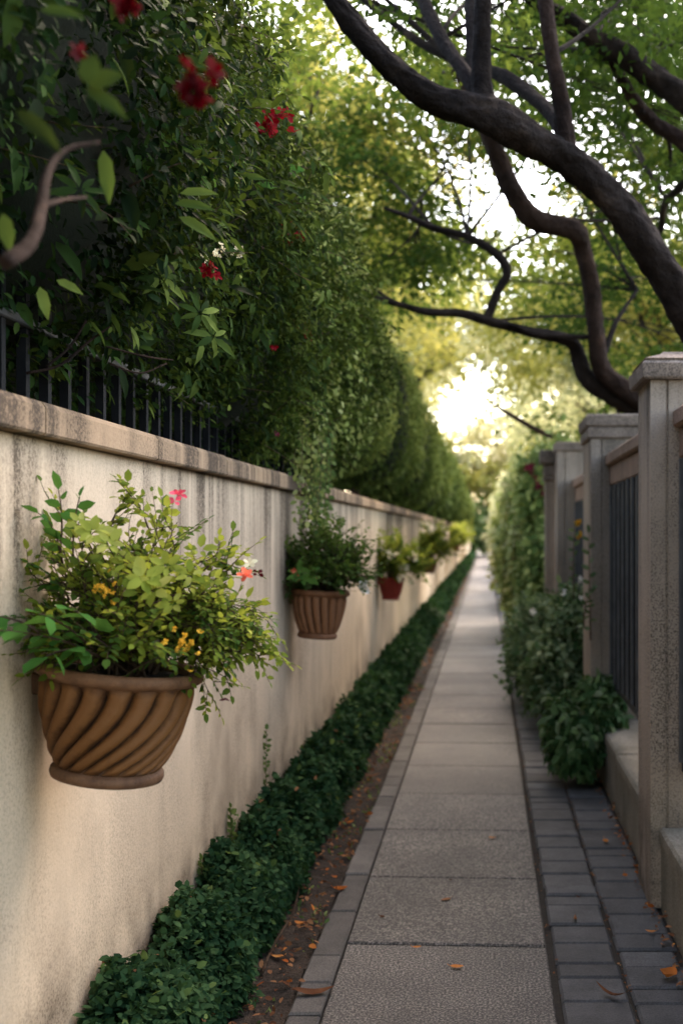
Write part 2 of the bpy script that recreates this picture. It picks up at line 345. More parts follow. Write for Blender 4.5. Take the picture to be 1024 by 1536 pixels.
# ------------------------------------------------------------------ garden wall on the left
WX = -1.09; WT = 1.83
gw = thing('garden_wall', 'long weathered cream rendered wall with rain streaks and stone coping along the path', 'wall', (WX-.12, 3, 0))
b = MB()
b.loft([[(WX,-2,-.05),(WX,80,-.05),(WX-.24,80,-.05),(WX-.24,-2,-.05)], [(WX,-2,WT),(WX,80,WT),(WX-.24,80,WT),(WX-.24,-2,WT)]])
b.build('wall_body', M['wall'], gw)
b = MB(); y = -2.0
CL = [0.97]
while y < 80:
    L_ = .93 + R.normal(0,.03)
    x0, x1 = WX-.29, WX+.045+R.normal(0,.0015); z0 = WT+.003; z1 = WT+.088+R.normal(0,.0015)
    def q(i, j, z): return [(x0+i,y+.003+j,z),(x1-i,y+.003+j,z),(x1-i,y+L_-.003-j,z),(x0+i,y+L_-.003-j,z)]
    b.loft([q(.006,.004,z0), q(0,0,z0+.006), q(0,0,z1-.02), q(.010,.003,z1-.006), q(.03,.006,z1)], rnd=R.uniform()); y += L_
b.build('coping', M['coping'], gw)
# iron railing on the coping
rl = thing('iron_railing', 'dark iron railing of plain square bars on top of the cream wall', 'railing', (-1.2, 4, 1.9))
for i in range(38):
    y = 2.2 + i*.148; b = MB(); w = .0125
    b.slab(-1.2-w, -1.2+w, y-w, y+w, 1.912, 2.30 if y < 3.2 else 2.13, .004); b.build('bar', M['iron'], rl)
b = MB(); b.slab(-1.222, -1.178, 1.8, 7.9, 2.132, 2.158, .004, bot=True); b.build('top_rail', M['bluebar'], rl)

# ------------------------------------------------------------------ wall planters
def pot(name, label, px, py_rim, Y, r, h, mats, swirl, n, tilt, group, n_seg=640):
    c = np.array([WX + r + .004, Y, CH - (py_rim - VY)/F*Y])
    t = thing(name, label, 'flowerpot', (0,0,0), group)
    # z=0 at rim top
    prof_z = np.linspace(0, 1, 64 if n_seg > 100 else 20)
    bod = MB(); a = np.linspace(0, 2*np.pi, n_seg, endpoint=False); rings=[]; rn=[]
    for z in prof_z:                                   # z: 0 foot .. 1 shoulder
        base = r*(.60 + .29*np.power(np.sin(z*np.pi/2), .8))*(1+.006*wob(a*1.5,z*2))
        sw = swirl*np.power(1-z, 2.0)
        ph = (a + sw)*n/(2*np.pi)
        sk = ph-np.floor(ph); sk = sk + .10*np.sin(sk*np.pi); f = np.abs(sk - .5)*2           # 1 at valley
        fade = np.clip(z/.06, 0, 1)*np.clip((1-z)/.10, 0, 1)
        skew = (ph - np.floor(ph))
        lobe = (1 - np.power(f, 3))*(.60+.40*skew)
        rr = base*(1 + .085*(lobe-.6)*fade*2.2 - .012*fade)
        rings.append(np.column_stack([rr*np.cos(a), rr*np.sin(a), np.full(n_seg, -h*.118 - h*.775*(1-z))]))
        rn.append(np.clip(.05+.8*np.power(np.clip(1-np.power(f, 4.5),0,1), 1.0) + .1*z, 0, 1)*fade + .45*(1-fade))
    bod.loft(rings, rnd=np.concatenate(rn), smooth=True); o1 = bod.build('bowl', mats[0], t)
    m = MB(); z0 = 0
    m.lathe([(r*.86,-.028*h/.2),(r*.89,-.125*h),(r*.94,-.112*h),(r*.985,-.09*h),(r*1.0,-.055*h),(r*.985,-.015*h),(r*.95,0),(r*.90,-.006*h),(r*.87,-.05*h),(r*.865,-.12*h)], 96, rnd=.62); m.build('rim', mats[1], t)
    m = MB(); m.lathe([(r*.50,-h*.99),(r*.60,-h),(r*.65,-h*.988),(r*.668,-h*.955),(r*.66,-h*.918),(r*.635,-h*.898),(r*.60,-h*.892),(r*.585,-h*.83)], 96, rnd=.55); m.build('saucer', mats[1], t)
    m = MB(); m.lathe([(r*.862,-.10*h),(r*.6,-.075*h),(r*.3,-.06*h),(.002,-.055*h)], 40, rnd=.5); m.build('soil', M['potsoil'], t)
    # flat iron hanger between pot and wall
    m = MB(); m.slab(-r*1.0-.003, -r*.80, -.03, .03, -h*.34, -h*.15, .004, bot=True); m.build('hanger', mats[1], t)
    t.location = c; t.rotation_euler = (0, tilt, 0)
    return t, c
PG = 'pots hung along the cream wall'
pot1, c1 = pot('wall_planter', 'nearest wall pot, ochre terracotta with swirling carved lobes and a wide rim', 180, 996, 2.75, .2, .277, (M['pot'], M['potrim']), 1.1, 18, math.radians(7), PG)
pot2, c2 = pot('wall_planter', 'brown clay wall pot with upright flutes under a dense dark green bush', 480, 884, 6.3, .165, .27, (M['pot2'], M['pot2']), -.25, 18, math.radians(4), PG)
pot3, c3 = pot('wall_planter', 'small red clay wall pot beyond the brown fluted one', 585, 866, 11.4, .135, .225, (M['potred'], M['potred']), 0, 18, math.radians(3), PG)
pot4, c4 = pot('wall_planter', 'small far wall pot overgrown by foliage beyond the red pot', 640, 838, 18.5, .15, .24, (M['pot2'], M['pot2']), 0, 18, 0, PG, 72)
pot5, c5 = pot('wall_planter', 'farthest wall pot hidden in yellow green foliage', 690, 815, 34, .16, .25, (M['pot2'], M['pot2']), 0, 18, 0, PG, 72)

def flower(parent, c, r, m, n=5, layers=2, spread=.5, name='flower', facing=(.3,-.7,.5)):
    b = MB(); f = nrm(np.array(facing)); u = nrm(np.cross(f, [0.1,.2,1])); v = np.cross(f, u)
    for l in range(layers):
        a = np.arange(n)/n*2*np.pi + l*.6 + R.uniform(0,1); tilt = .25 + .55*l
        ax = (np.cos(a)[:,None]*u + np.sin(a)[:,None]*v)*math.cos(tilt) + f*math.sin(tilt)
        b.leaves(np.tile(c, (n,1))+rv(n, r*.05), ax+rv(n,.12), np.tile(f,(n,1))+rv(n,.25), r*R.uniform(.8,1.15,n)*(1-.25*l), .8, R.uniform(.1,1,n), 'petal')
    return b.build(name, m, parent)
def cluster(parent, c, r, m, nf, fr, name='flower_cluster', squash=(1,1,1)):
    b = MB()
    for i in range(nf):
        p = c + rv(1)[0]*r*np.array(squash)*.55; f = nrm(rv(1)[0]*.7 + [.3,-.8,.3]); u = nrm(np.cross(f,[.1,.2,1])); v = np.cross(f,u)
        n = 5; a = np.arange(n)/n*2*np.pi + R.uniform(0,6); ax = np.cos(a)[:,None]*u+np.sin(a)[:,None]*v+f*.5
        b.leaves(np.tile(p,(n,1)), ax+rv(n,.15), np.tile(f,(n,1))+rv(n,.3), fr*R.uniform(.7,1.2,n), .8, R.uniform(0,1,n), 'petal')
        b.tube([c-np.array([0,-.01,.25*r]), p], [fr*.05, fr*.04], 4, mat=1, sub=1)
    return b.build(name, [m, M['potleaf_d']], parent)
def twig_leaves(lb, pts, t0, n, L, W, base, tm='oval', jit=.25, droop=.1, mat=0, pair=True):
    # alternate leaves along a twig path
    pts = np.asarray(pts); seg = np.linspace(t0, 1, n)*(len(pts)-1); i = np.minimum(seg.astype(int), len(pts)-2); fr = (seg-i)[:,None]
    p = pts[i]*(1-fr)+pts[i+1]*fr; d = nrm(pts[i+1]-pts[i])
    side = nrm(np.cross(d, np.array([.05,.1,1.0]))); sg = np.where(np.arange(n)%2==0, 1., -1.)[:,None]
    ax = d*.6 + side*sg*.8 + rv(n, jit); ax[:,2] -= droop
    ax[-1] = d[-1]
    nn = np.cross(side, d)*np.sign(np.cross(side,d)[:,2:3]+1e-6) + rv(n, .3)
    lb.leaves(p, ax, nn, L*R.uniform(.6,1.15,n), W, np.clip(base+R.normal(0,.16,n),0,1), tm, mat)
def curve3(a, c, k=7, sag=.0, wobn=.02):
    t = np.linspace(0,1,k)[:,None]; m = (a+c)/2 + np.array([0,0,sag]) + rv(1, wobn)[0]
    return (1-t)**2*a + 2*t*(1-t)*m + t*t*c

# ---- shrub in the nearest pot
def bushy_plant(name, label, c, r, reach, nst, ntw, lf, mats, off=(0,0,0), tw_len=.11, base=.45, group='plants growing in the wall pots', dens=7, lens=.65):
    t = thing(name, label, 'potted plant', c, group)
    sb, lb = MB(), MB(); c = np.asarray(c); ctr = c + np.asarray(off)
    for i in range(nst):
        th = R.uniform(0, 2*np.pi); el = np.arcsin(R.uniform(-.12, 1)**1 if R.uniform() > .2 else R.uniform(-.05,.25)); q = R.uniform(.55, 1.0)
        tip = ctr + np.array([reach[0]*math.cos(el)*math.cos(th), reach[1]*math.cos(el)*math.sin(th), reach[2]*math.sin(el)])*q
        tip[0] = max(tip[0], WX+.02)
        a = c + np.array([R.uniform(-.45,.45)*r, R.uniform(-.45,.45)*r, -.01])
        pts = curve3(a, tip, 9, R.uniform(.02,.10), .035)
        sb.tube(pts, np.linspace(.0042, .0014, 9)*R.uniform(.7,1.2), 5, sub=1)
        for j in range(ntw):
            k = R.integers(3, 9); p0 = pts[min(k,8)]; d = nrm(pts[min(k,8)]-pts[min(k,8)-1]) + rv(1,.55)[0]; d[2] += .1
            e = p0 + nrm(d)*tw_len*R.uniform(.5,1.25); e[0] = max(e[0], WX+.012)
            tp = curve3(p0, e, 5, R.uniform(-.02,.015), .012)
            sb.tube(tp, np.linspace(.0016,.0007,5), 4, sub=1)
            bb = base + .35*np.clip((tp[-1][2]-ctr[2])/reach[2]-.35, -.8, .6) + R.normal(0,.1)
            twig_leaves(lb, tp, .12, dens, lf*R.uniform(.75,1.25), lens, bb, 'oval', mat=1 if R.uniform() < .35 else 0)
    sb.build('stems', M['twig'], t); lb.build('foliage', mats, t)
    return t, ctr
def rosette(parent, c, n, L, W, m, facing, base=.5, tm='oval', name='leaf_rosette', cup=.25):
    b = MB(); f = nrm(np.array(facing, float)); u = nrm(np.cross(f,[.1,.2,1])); v = np.cross(f,u)
    a = np.arange(n)/n*2*np.pi*1.0 + R.uniform(0,6) + R.normal(0,.12,n)
    ax = np.cos(a)[:,None]*u+np.sin(a)[:,None]*v + f*cup
    b.leaves(np.tile(c,(n,1))+ax*.006, ax+rv(n,.1), np.tile(f,(n,1))+rv(n,.15), L*R.uniform(.65,1.1,n), W, np.clip(base+R.normal(0,.25,n),0,1), tm)
    return b.build(name, m, parent)
S1 = c1 + np.array([0,0,-.012])
pl1, ctr1 = bushy_plant('potted_shrub', 'bright leafy shrub with coral and yellow blossoms spilling from the swirled pot', S1, .2, (.29,.23,.37), 95, 9, .026, [M['potleaf'], M['potleaf_d']], (.02,0,.06), .10, .5)
# drooping side sprays to the right
sb, lb = MB(), MB()
for i in range(34):
    a = S1 + np.array([R.uniform(-.02,.1), R.uniform(-.1,.1), R.uniform(.05,.2)])
    tip = np.array([WX+.2 + R.uniform(.18,.375), 2.75+R.uniform(-.14,.14), R.uniform(1.20,1.50)])
    if tip[0] > WX+.45: tip[2] = R.uniform(1.30,1.40)
    pts = curve3(a, tip, 9, R.uniform(.03,.09), .02); sb.tube(pts, np.linspace(.003,.0009,9), 4, sub=1)
    for j in range(9):
        k = R.integers(4,9); p0 = pts[min(k,8)]; e = p0 + nrm(nrm(pts[8]-pts[6])+rv(1,.5)[0]-[0,0,.15])*R.uniform(.04,.10)
        tp = curve3(p0, e, 5, .005, .008); sb.tube(tp, np.linspace(.0012,.0006,5), 4, sub=1)
        twig_leaves(lb, tp, .1, 7, .024, .55, .5+R.normal(0,.12), 'oval', mat=1 if R.uniform()<.3 else 0)
sb.build('side_stems', M['twig'], pl1); lb.build('side_foliage', [M['potleaf'], M['potleaf_d']], pl1)
for px, py, Y, n, L_, bs in ((140,800,2.57,8,.046,.6),(165,815,2.55,6,.040,.8),(215,868,2.53,7,.048,.4),(232,885,2.52,6,.042,.6),(285,862,2.56,6,.036,.35),(120,785,2.60,6,.036,.5),(300,825,2.62,5,.034,.4),(190,845,2.56,5,.034,.5),(250,850,2.56,6,.036,.45),(260,905,2.56,6,.032,.5),(320,870,2.6,6,.028,.5)):
    rosette(pl1, P(px,py,Y), n, L_, .62, M['pale'], (.25+R.normal(0,.2),-.75,.55), bs)
# darker broad leaves at the upper left and the sprig reaching past the pot on the left
sb, lb = MB(), MB()
for a, e, n, L_ in (((90,830),(88,735),7,.05),((95,850),(58,770),6,.045),((105,900),(45,845),6,.05),((100,880),(52,880),4,.05),((110,850),(120,745),5,.04)):
    pts = curve3(P(*a,2.70), P(*e,2.66), 7, .02, .01); sb.tube(pts, np.linspace(.003,.0012,7), 5, sub=1)
    twig_leaves(lb, pts, .2, n, L_, .62, .35, 'oval')
sb.build('upper_stems', M['twig'], pl1); lb.build('upper_leaves', M['broad'], pl1)
sb, lb = MB(), MB()
for a, e, n, L_ in (((150,985),(-20,945),11,.075),((140,975),(60,920),7,.07),((150,985),(70,985),7,.072),((150,960),(110,915),5,.065),((60,950),(-40,925),6,.065)):
    pts = curve3(P(*a,2.60), P(*e,2.44), 9, .02, .012); sb.tube(pts, np.linspace(.0035,.0014,9), 5, sub=1)
    twig_leaves(lb, pts, .15, n, L_, .66, .45, 'oval', jit=.3, droop=.25)
sb.build('trailing_stem', M['twig'], pl1); lb.build('trailing_leaves', M['broad'], pl1)
flower(pl1, P(268,742,2.62), .019, M['pink'], 5, 2); flower(pl1, P(262,752,2.60), .015, M['pink'], 4, 1)
flower(pl1, P(368,864,2.60), .019, M['coral'], 5, 2); flower(pl1, P(386,860,2.61), .014, M['red'], 4, 1); flower(pl1, P(374,845,2.64), .018, M['cream'], 5, 1)
cluster(pl1, P(155,888,2.53), .028, M['yellow'], 14, .008); cluster(pl1, P(276,968,2.53), .026, M['yellow'], 16, .009)
flower(pl1, P(337,1047,2.58), .013, M['maroon'], 5, 2, facing=(0,-.3,-1))
# thick old stems
b = MB()
for a, m_, e in (((190,1000),(195,930),(160,880)),((225,1000),(228,975),(222,955)),((205,1000),(235,930),(290,900)),((170,1000),(150,930),(120,880))):
    b.tube([P(*a,2.74), P(*m_,2.72), P(*e,2.70)], [.010,.008,.004], 7)
b.build('old_stems', M['twig'], pl1)

pl2, k2 = bushy_plant('potted_bush', 'dense dark green dome of small leaves in the brown fluted pot', c2+np.array([0,0,-.012]), .165, (.27,.25,.32), 130, 8, .030, [M['potleaf_d'], M['ivy']], (.03,0,.07), .10, .45)
rosette(pl2, P(452,862,6.1), 9, .10, .55, M['broad'], (.1,-.8,.4), .8); cluster(pl2, P(438,868,6.1), .03, M['coral'], 5, .018); cluster(pl2, P(470,866,6.1), .025, M['orange'], 4, .016)
cluster(pl2, P(548,880,6.15), .035, M['white'], 7, .02)
pl3, k3 = bushy_plant('potted_bush', 'loose yellow green bush with cream blossoms in the small red pot', c3+np.array([0,0,-.012]), .135, (.30,.28,.36), 60, 7, .045, [M['potleaf'], M['potleaf_d']], (.08,0,.10), .13, .5)
for px, py in ((588,832),(606,852),(618,838),(602,866)): cluster(pl3, P(px,py,11.1), .05, M['cream'], 6, .03)
pl4, k4 = bushy_plant('potted_bush', 'rounded mid green bush hanging from the far wall pot beyond the red one', c4, .15, (.38,.5,.45), 50, 7, .06, [M['potleaf'], M['potleaf_d']], (.1,0,.12), .16, .5)
pl5, k5 = bushy_plant('potted_bush', 'farthest yellow green bush leaning from the wall near the path end', c5, .16, (.42,1.6,.5), 60, 7, .09, [M['potleaf'], M['pale']], (.14,0,.1), .22, .6)

# ------------------------------------------------------------------ low hedge at the foot of the wall
lh = thing('low_hedge', 'low dark green leafy hedge running along the foot of the cream wall', 'hedge', (-.94, 3, 0))
def lowR(Y, ph):            # ph 0 = path side, pi/2 top
    m = .5+.5*np.cos(2*np.pi*(Y/.62 + .12*np.sin(Y*1.3)))
    return .90 + .34*m*np.sin(ph*.5+.5) + .13*wob(Y*3.1, ph*2.0) + .06*wob(Y*9, ph*5)
def low_surf(Y, ph, k=1.0):
    r = lowR(Y, ph)*k
    return np.stack([-1.0 + .165*r*np.cos(ph)*np.where(np.cos(ph)<0,.5,1), Y, .03 + .27*r*np.sin(ph)**.7], -1)
b = MB(); ys = np.linspace(2.4, 80, 700); phs = np.linspace(.0, np.pi, 9)
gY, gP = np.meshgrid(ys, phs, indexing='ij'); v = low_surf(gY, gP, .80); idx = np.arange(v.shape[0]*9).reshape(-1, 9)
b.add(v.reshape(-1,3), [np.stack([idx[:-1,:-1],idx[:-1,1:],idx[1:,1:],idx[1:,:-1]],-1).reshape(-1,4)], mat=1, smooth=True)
for y0, y1, n, L_ in ((2.6,5,26000,.031),(5,9,20000,.038),(9,18,13000,.07),(18,40,9000,.11),(40,80,4000,.2)):
    Y = R.uniform(y0,y1,n); ph = R.uniform(-.05,2.9,n); k = R.uniform(.78,1.10,n)
    p = low_surf(Y, np.clip(ph,.0,3.14), k); p[:,2] = np.maximum(p[:,2], .015)
    nn = np.stack([np.cos(ph), np.zeros(n), np.sin(ph)], -1)
    ax = nn*.45 + rv(n,.6); ax[:,2] -= .30
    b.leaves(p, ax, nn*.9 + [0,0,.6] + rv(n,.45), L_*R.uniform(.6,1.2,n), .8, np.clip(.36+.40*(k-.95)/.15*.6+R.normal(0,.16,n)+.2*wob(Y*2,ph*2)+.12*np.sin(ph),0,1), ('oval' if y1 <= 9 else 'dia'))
n = 260; Y = R.uniform(2.8,9,n); ph = R.uniform(.1,2.4,n); p = low_surf(Y,ph,R.uniform(1.0,1.14,n)); nn = np.stack([np.cos(ph),np.zeros(n),np.sin(ph)],-1)
b.leaves(p, nn*.5+rv(n,.6), nn+[0,0,.5]+rv(n,.4), .034*R.uniform(.6,1.3,n), .75, R.uniform(0,.6,n), 'oval', 2)
n = 70; b.leaves(low_surf(R.uniform(2.8,8,n),R.uniform(.1,2.4,n),R.uniform(1.0,1.08,n)), rv(n,.7), np.array([.4,0,.9])+rv(n,.3), .03*R.uniform(.7,1.2,n), .7, R.uniform(.3,1,n), 'oval', 3)
b.build('foliage', [M['low'], M['core'], M['ivy'], M['deadb']], lh)
# sprigs climbing the wall above the hedge
for i, (pts, lab) in enumerate((
    ([(398,1205),(402,1160),(407,1095)], 'tallest thin vine sprig climbing the wall above the low hedge'),
    ([(345,1290),(352,1250),(350,1212)], 'bushy vine sprig on the wall below and right of the nearest pot'),
    ([(300,1335),(302,1308),(296,1290)], 'nearest short vine sprig curling up the wall from the hedge'),
    ([(318,1320),(322,1292),(324,1272)], 'short forked vine sprig between the nearest curl and the bushy sprig'),
    ([(468,1150),(470,1128),(474,1105)], 'farthest small vine sprig standing above the low hedge'))):
    Ys = -(WX+.012)*F/(VX-pts[0][0]); w = [P(px,py,Ys) for px,py in pts]
    for q in w: q[0] = WX+.014+R.uniform(0,.008)
    w = [w[0]-np.array([0,0,.06])]+w
    t = thing('vine_sprig', lab, 'vine', w[1], 'vine sprigs climbing the cream wall'); pp, _ = smooth_path(np.array(w), np.ones(4), 6)
    b = MB(); b.tube(pp, np.linspace(.0028,.0012,len(pp)), 5, sub=1); b.build('stem', M['twig'], t)
    b = MB(); n = 46 if i < 2 else 22
    twig_leaves(b, pp, .1, n, .031, .7, .5, 'oval', jit=.35)
    if i == 1:
        for q in (8,11,14): twig_leaves(b, curve3(pp[q], pp[q]+np.array([.01,R.uniform(-.06,.06),.05]),5), .1, 9, .026,.7,.5)
    b.build('leaves', M['ivy'], t)

# ------------------------------------------------------------------ big flowering shrub over the wall
sh = thing('climbing_shrub', 'huge dark flowering shrub spilling over the railing of the cream wall', 'shrub', (-1.5, 3.8, 1.9))
def shr(Y, t):                     # t: 0 underside edge .. 1 top back ; profile bulging toward the path
    z = 2.02 + .13*wob(Y*1.7, 0.3) + np.clip(3.05-Y,0,1)*.10 - .09*np.clip(Y-3.9,0,1) + (2.0 + .25*wob(Y*.9,4.))*t
    x = -1.20 + .36*np.sin(np.clip(t*1.02+.03,0,1)*np.pi)**.75*(1+.34*wob(Y*2.1, t*4.5)) - .75*np.clip(t-.68,0,1)**1.3
    x = x + .12*wob(Y*5.3, t*9.0, 2.) - .20*np.exp(-((t-.0)/.10)**2)
    return np.stack([x, Y, z], -1)
b = MB(); ys = np.linspace(.6, 8.6, 60); ts = np.linspace(0, 1.12, 18); gY, gT = np.meshgrid(ys, ts, indexing='ij')
v = shr(gY, gT) - np.array([.20,0,0]); idx = np.arange(v.shape[0]*v.shape[1]).reshape(v.shape[:2])
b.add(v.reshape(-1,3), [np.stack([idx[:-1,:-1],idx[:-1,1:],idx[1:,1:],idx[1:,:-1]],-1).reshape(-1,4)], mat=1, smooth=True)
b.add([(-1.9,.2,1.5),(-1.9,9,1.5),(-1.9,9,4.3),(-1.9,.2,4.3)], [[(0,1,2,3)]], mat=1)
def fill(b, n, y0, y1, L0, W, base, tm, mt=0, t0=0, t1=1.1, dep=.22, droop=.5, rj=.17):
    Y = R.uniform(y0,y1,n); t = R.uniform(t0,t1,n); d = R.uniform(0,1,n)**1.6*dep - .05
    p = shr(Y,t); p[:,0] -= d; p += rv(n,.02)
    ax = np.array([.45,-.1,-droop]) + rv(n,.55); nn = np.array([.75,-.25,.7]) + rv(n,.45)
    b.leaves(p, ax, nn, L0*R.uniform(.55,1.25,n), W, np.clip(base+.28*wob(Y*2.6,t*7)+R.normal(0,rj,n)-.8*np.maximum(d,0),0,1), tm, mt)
fill(b, 16000, .8, 3.4, .040, .52, .30, 'oval', 2, rj=.22); fill(b, 24000, 2.9, 5.0, .033, .52, .30, 'oval', rj=.22); fill(b, 48000, 4.4, 8.4, .033, .52, .48, 'oval', rj=.22); fill(b, 9000, 5.5, 8.5, .04, .6, .8, 'dia')  # shade painted by tint: darkest leaves nearest, lighter down the lane
b.build('foliage', [M['shrub'], M['core'], M['shrubshade']], sh)
b = MB(); fill(b, 380, 1.0, 3.6, .10, .42, .12, 'lance', dep=.08, droop=.6); fill(b, 650, 2.9, 5.6, .075, .36, .45, 'lance', dep=.05, droop=.7, t1=.75, rj=.3)  # foreground leaves tinted dark to stand for shade
for (px,py,Y,L_,W,axp,bs) in ((25,165,1.5,.075,.42,(.6,0,-.45),.0),(128,125,1.5,.045,.7,(.2,0,.7),.22),(132,128,1.52,.05,.7,(.7,0,.35),.2),(128,132,1.52,.065,.45,(.75,0,-.4),.22),(60,15,1.6,.06,.42,(.8,0,.0),.4),
        (155,225,2.1,.095,.34,(.15,0,-1),.55),(270,290,2.6,.085,.34,(1,0,.15),.8),(262,305,2.6,.09,.34,(1,0,.0),.55),(268,325,2.65,.1,.34,(.9,0,-.4),.7),(60,430,2.4,.07,.4,(.3,-.1,-.9),.95),(85,420,2.4,.06,.4,(.9,0,-.35),.95),(5,320,1.8,.06,.45,(.2,0,-1),.6)):
    b.leaves([P(px,py,Y)], [axp], [[.35,-.9,.45]], L_, W, bs, 'lance')
b.build('long_leaves', M['shrubbig'], sh)
b = MB(); fill(b, 1500, 5.0, 8.6, .045, .6, .6, 'oval', 0, .45, 1.0, .04, .1); fill(b, 900, 6.2, 8.5, .045, .6, .5, 'oval', 0, 0, .35, .05, .8); b.build('painted_sunlit_leaves', M['ivyl'], sh)  # yellow-green leaves painting a backlit highlight along the shrub edge
for px, py, Y, n, L_, bs in ((240,415,3.05,9,.085,.9),(248,400,3.1,7,.07,.55),(300,470,3.3,8,.08,.5),(320,505,3.5,8,.08,.6),(120,285,2.5,7,.07,.2),(200,330,2.8,7,.06,.35)):
    rosette(sh, P(px,py,Y), n, L_, .34, M['shrubbig'], (.55,-.6,.25), bs, 'lance', 'leaf_whorl', .1)
b = MB()
for px, py, Y in ((275,200,3.4),(290,215,3.4),(285,240,3.4),(270,235,3.3),(300,255,3.5),(352,252,4.0),(360,262,4.0),(382,268,4.2),(340,200,4),(205,235,3),(430,262,4.8),(450,300,5),(215,240,3.1)):
    n = 3; b.leaves(np.tile(P(px,py,Y),(n,1))+rv(n,.02), np.array([.5,-.2,-.4])+rv(n,.5), np.array([.3,-.9,.4])+rv(n,.2), .055*R.uniform(.6,1.1,n), .85, R.uniform(.4,1,n), 'oval')
b.build('bright_leaves', M['broad'], sh)
for px, py, Y, r, m_, nf, fr in ((280,132,1.5,.022,'red',10,.019),(190,8,1.6,.014,'red',5,.016),(122,75,1.6,.012,'red',3,.014),(408,172,4.3,.055,'red',9,.036),(402,198,4.3,.05,'red',7,.032),(425,355,5.1,.06,'red',8,.036),(446,353,5.2,.045,'red',6,.036),(318,405,3.6,.028,'red',7,.024),(326,374,3.7,.022,'cream',7,.014),(360,380,4,.02,'cream',6,.013),(460,492,5.9,.05,'red',7,.035),(462,512,5.9,.04,'red',4,.03),(408,523,5,.025,'red',3,.02),(308,388,3.6,.012,'cream',3,.012),(415,652,4.9,.02,'maroon',3,.014)):
    cluster(sh, P(px,py,Y*(1 if Y < 2 else .93)), r*(1 if Y < 2 else .8), M['redlit' if (m_ == 'red' and Y > 2) else m_], nf, fr*(1 if Y < 2 else .8))
for pts, rad in (([(8,395),(45,365),(62,310),(75,255),(100,225),(150,213)], (.015,.013,.011,.008,.006,.004)), ([(62,310),(95,300),(130,296)], (.006,.005,.003)), ([(40,560),(90,548),(130,515),(165,490)], (.005,.005,.004,.003)), ([(70,550),(105,520),(130,480)], (.005,.004,.003)), ([(160,520),(220,535),(260,540)], (.003,.003,.002)),([(165,545),(210,560),(250,545)], (.003,.003,.002))):
    Y = 1.62 if pts[0][1] < 500 and rad[0] > .007 else (1.72 if rad[0]==.006 else 2.85)
    b = MB(); b.tube([P(px,py,Y+.05*i) for i,(px,py) in enumerate(pts)], np.array(rad)*.8, 8, rough=.3); b.build('branch', M['bark2'], sh)
lb = MB()
for i in range(120):
    Y = R.uniform(2.6, 8.4); t_ = R.uniform(.05, .95); a = shr(np.array([Y]), np.array([t_]))[0]
    e = a + np.array([R.uniform(.05,.20), R.uniform(-.15,.1), R.uniform(-.16,.2)])
    pp = curve3(a-np.array([.06,0,0]), e, 8, R.uniform(.0,.05), .02); lb.tube(pp, np.linspace(.003,.001,8), 4, mat=2, sub=1)
    twig_leaves(lb, pp, .2, R.integers(9,17), R.uniform(.034,.055), .5, R.uniform(.2,.75) if Y > 4 else R.uniform(.1,.4), 'oval', jit=.35, mat=int(Y > 4.5 and R.uniform() < .4))
lb.build('shoot_leaves', [M['shrub'], M['ivy'], M['twig']], sh)
# vine cascading from the hedge down to the second pot
vn = thing('trailing_vine', 'light green vine trailing over the coping down to the brown fluted pot', 'vine', (-1.0,6.4,1.9))
sb, lb = MB(), MB()
for i in range(46):
    Y = R.normal(6.45,.22); x = WX+.05+R.uniform(0,.12); z0 = R.uniform(2.0,2.6); z1 = R.uniform(1.52,1.95)
    pts = np.array([(-1.1+R.uniform(-.05,.15),Y+R.normal(0,.1),z0),(x+.02,Y+R.normal(0,.05),(z0+z1)/2+.1),(x,Y+R.normal(0,.08),z1)]); pp,_ = smooth_path(pts,np.ones(3),6)
    sb.tube(pp, np.linspace(.003,.001,len(pp)), 4, sub=1); twig_leaves(lb, pp, .05, 30, .036, .72, .5+R.normal(0,.15), 'oval', jit=.45, mat=int(R.uniform()<.4))
sb.build('stems', M['twig'], vn); lb.build('leaves', [M['ivy'], M['ivyl']], vn)

# ------------------------------------------------------------------ clipped hedge trees on the wall line
def hedge_tree(label, Y, rx, ry, z0, z1, n, L_, xc=-1.42):
    t = thing('hedge_tree', label, 'hedge tree', (xc,Y,0), 'clipped conifers in a row behind the cream wall')
    cz = (z0+z1)/2; rz = (z1-z0)/2; xc_ = xc
    def surf(u, th, k=1.):
        hh = u; prof = np.sqrt(np.maximum(1-np.abs(hh)**2.4, 0))*(1-.12*hh); rr = prof*k*(1+.06*wob(th*3, hh*2., Y)+.05*np.sin(th*11+Y))
        return np.stack([xc_+rx*rr*np.cos(th), Y+ry*rr*np.sin(th), cz+rz*hh*np.where(k<1,.98,1.)], -1)
    b = MB(); u = np.linspace(-1,1,14); th = np.linspace(0,2*np.pi,20,endpoint=False)
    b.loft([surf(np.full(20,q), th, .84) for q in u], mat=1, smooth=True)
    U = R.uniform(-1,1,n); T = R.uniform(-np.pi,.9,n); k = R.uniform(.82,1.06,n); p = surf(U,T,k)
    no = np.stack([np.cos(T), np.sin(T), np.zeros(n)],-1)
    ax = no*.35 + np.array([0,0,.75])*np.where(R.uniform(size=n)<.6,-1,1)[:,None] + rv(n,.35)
    b.leaves(p, ax, no + rv(n,.5), L_*R.uniform(.6,1.3,n), .38, np.clip(.42+.22*U+.22*np.sin(T*11+Y)+.26*wob(T*6,U*3,Y)+R.normal(0,.16,n)+(k-1)*1.8+.30*np.cos(T)-.14,0,1), 'dia')  # tint paints lane light on the outer ridge, shade on the camera-facing side
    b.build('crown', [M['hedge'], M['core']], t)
    b = MB(); b.tube([(xc,Y,0),(xc+.02,Y,1),(xc,Y,z0+.4)], [.07,.06,.05], 8); b.build('trunk', M['bark'], t)
Yh = [8.7, 10.5, 12.4, 14.5, 16.9, 19.6, 22.8, 26.5, 31, 36, 42, 49, 57]
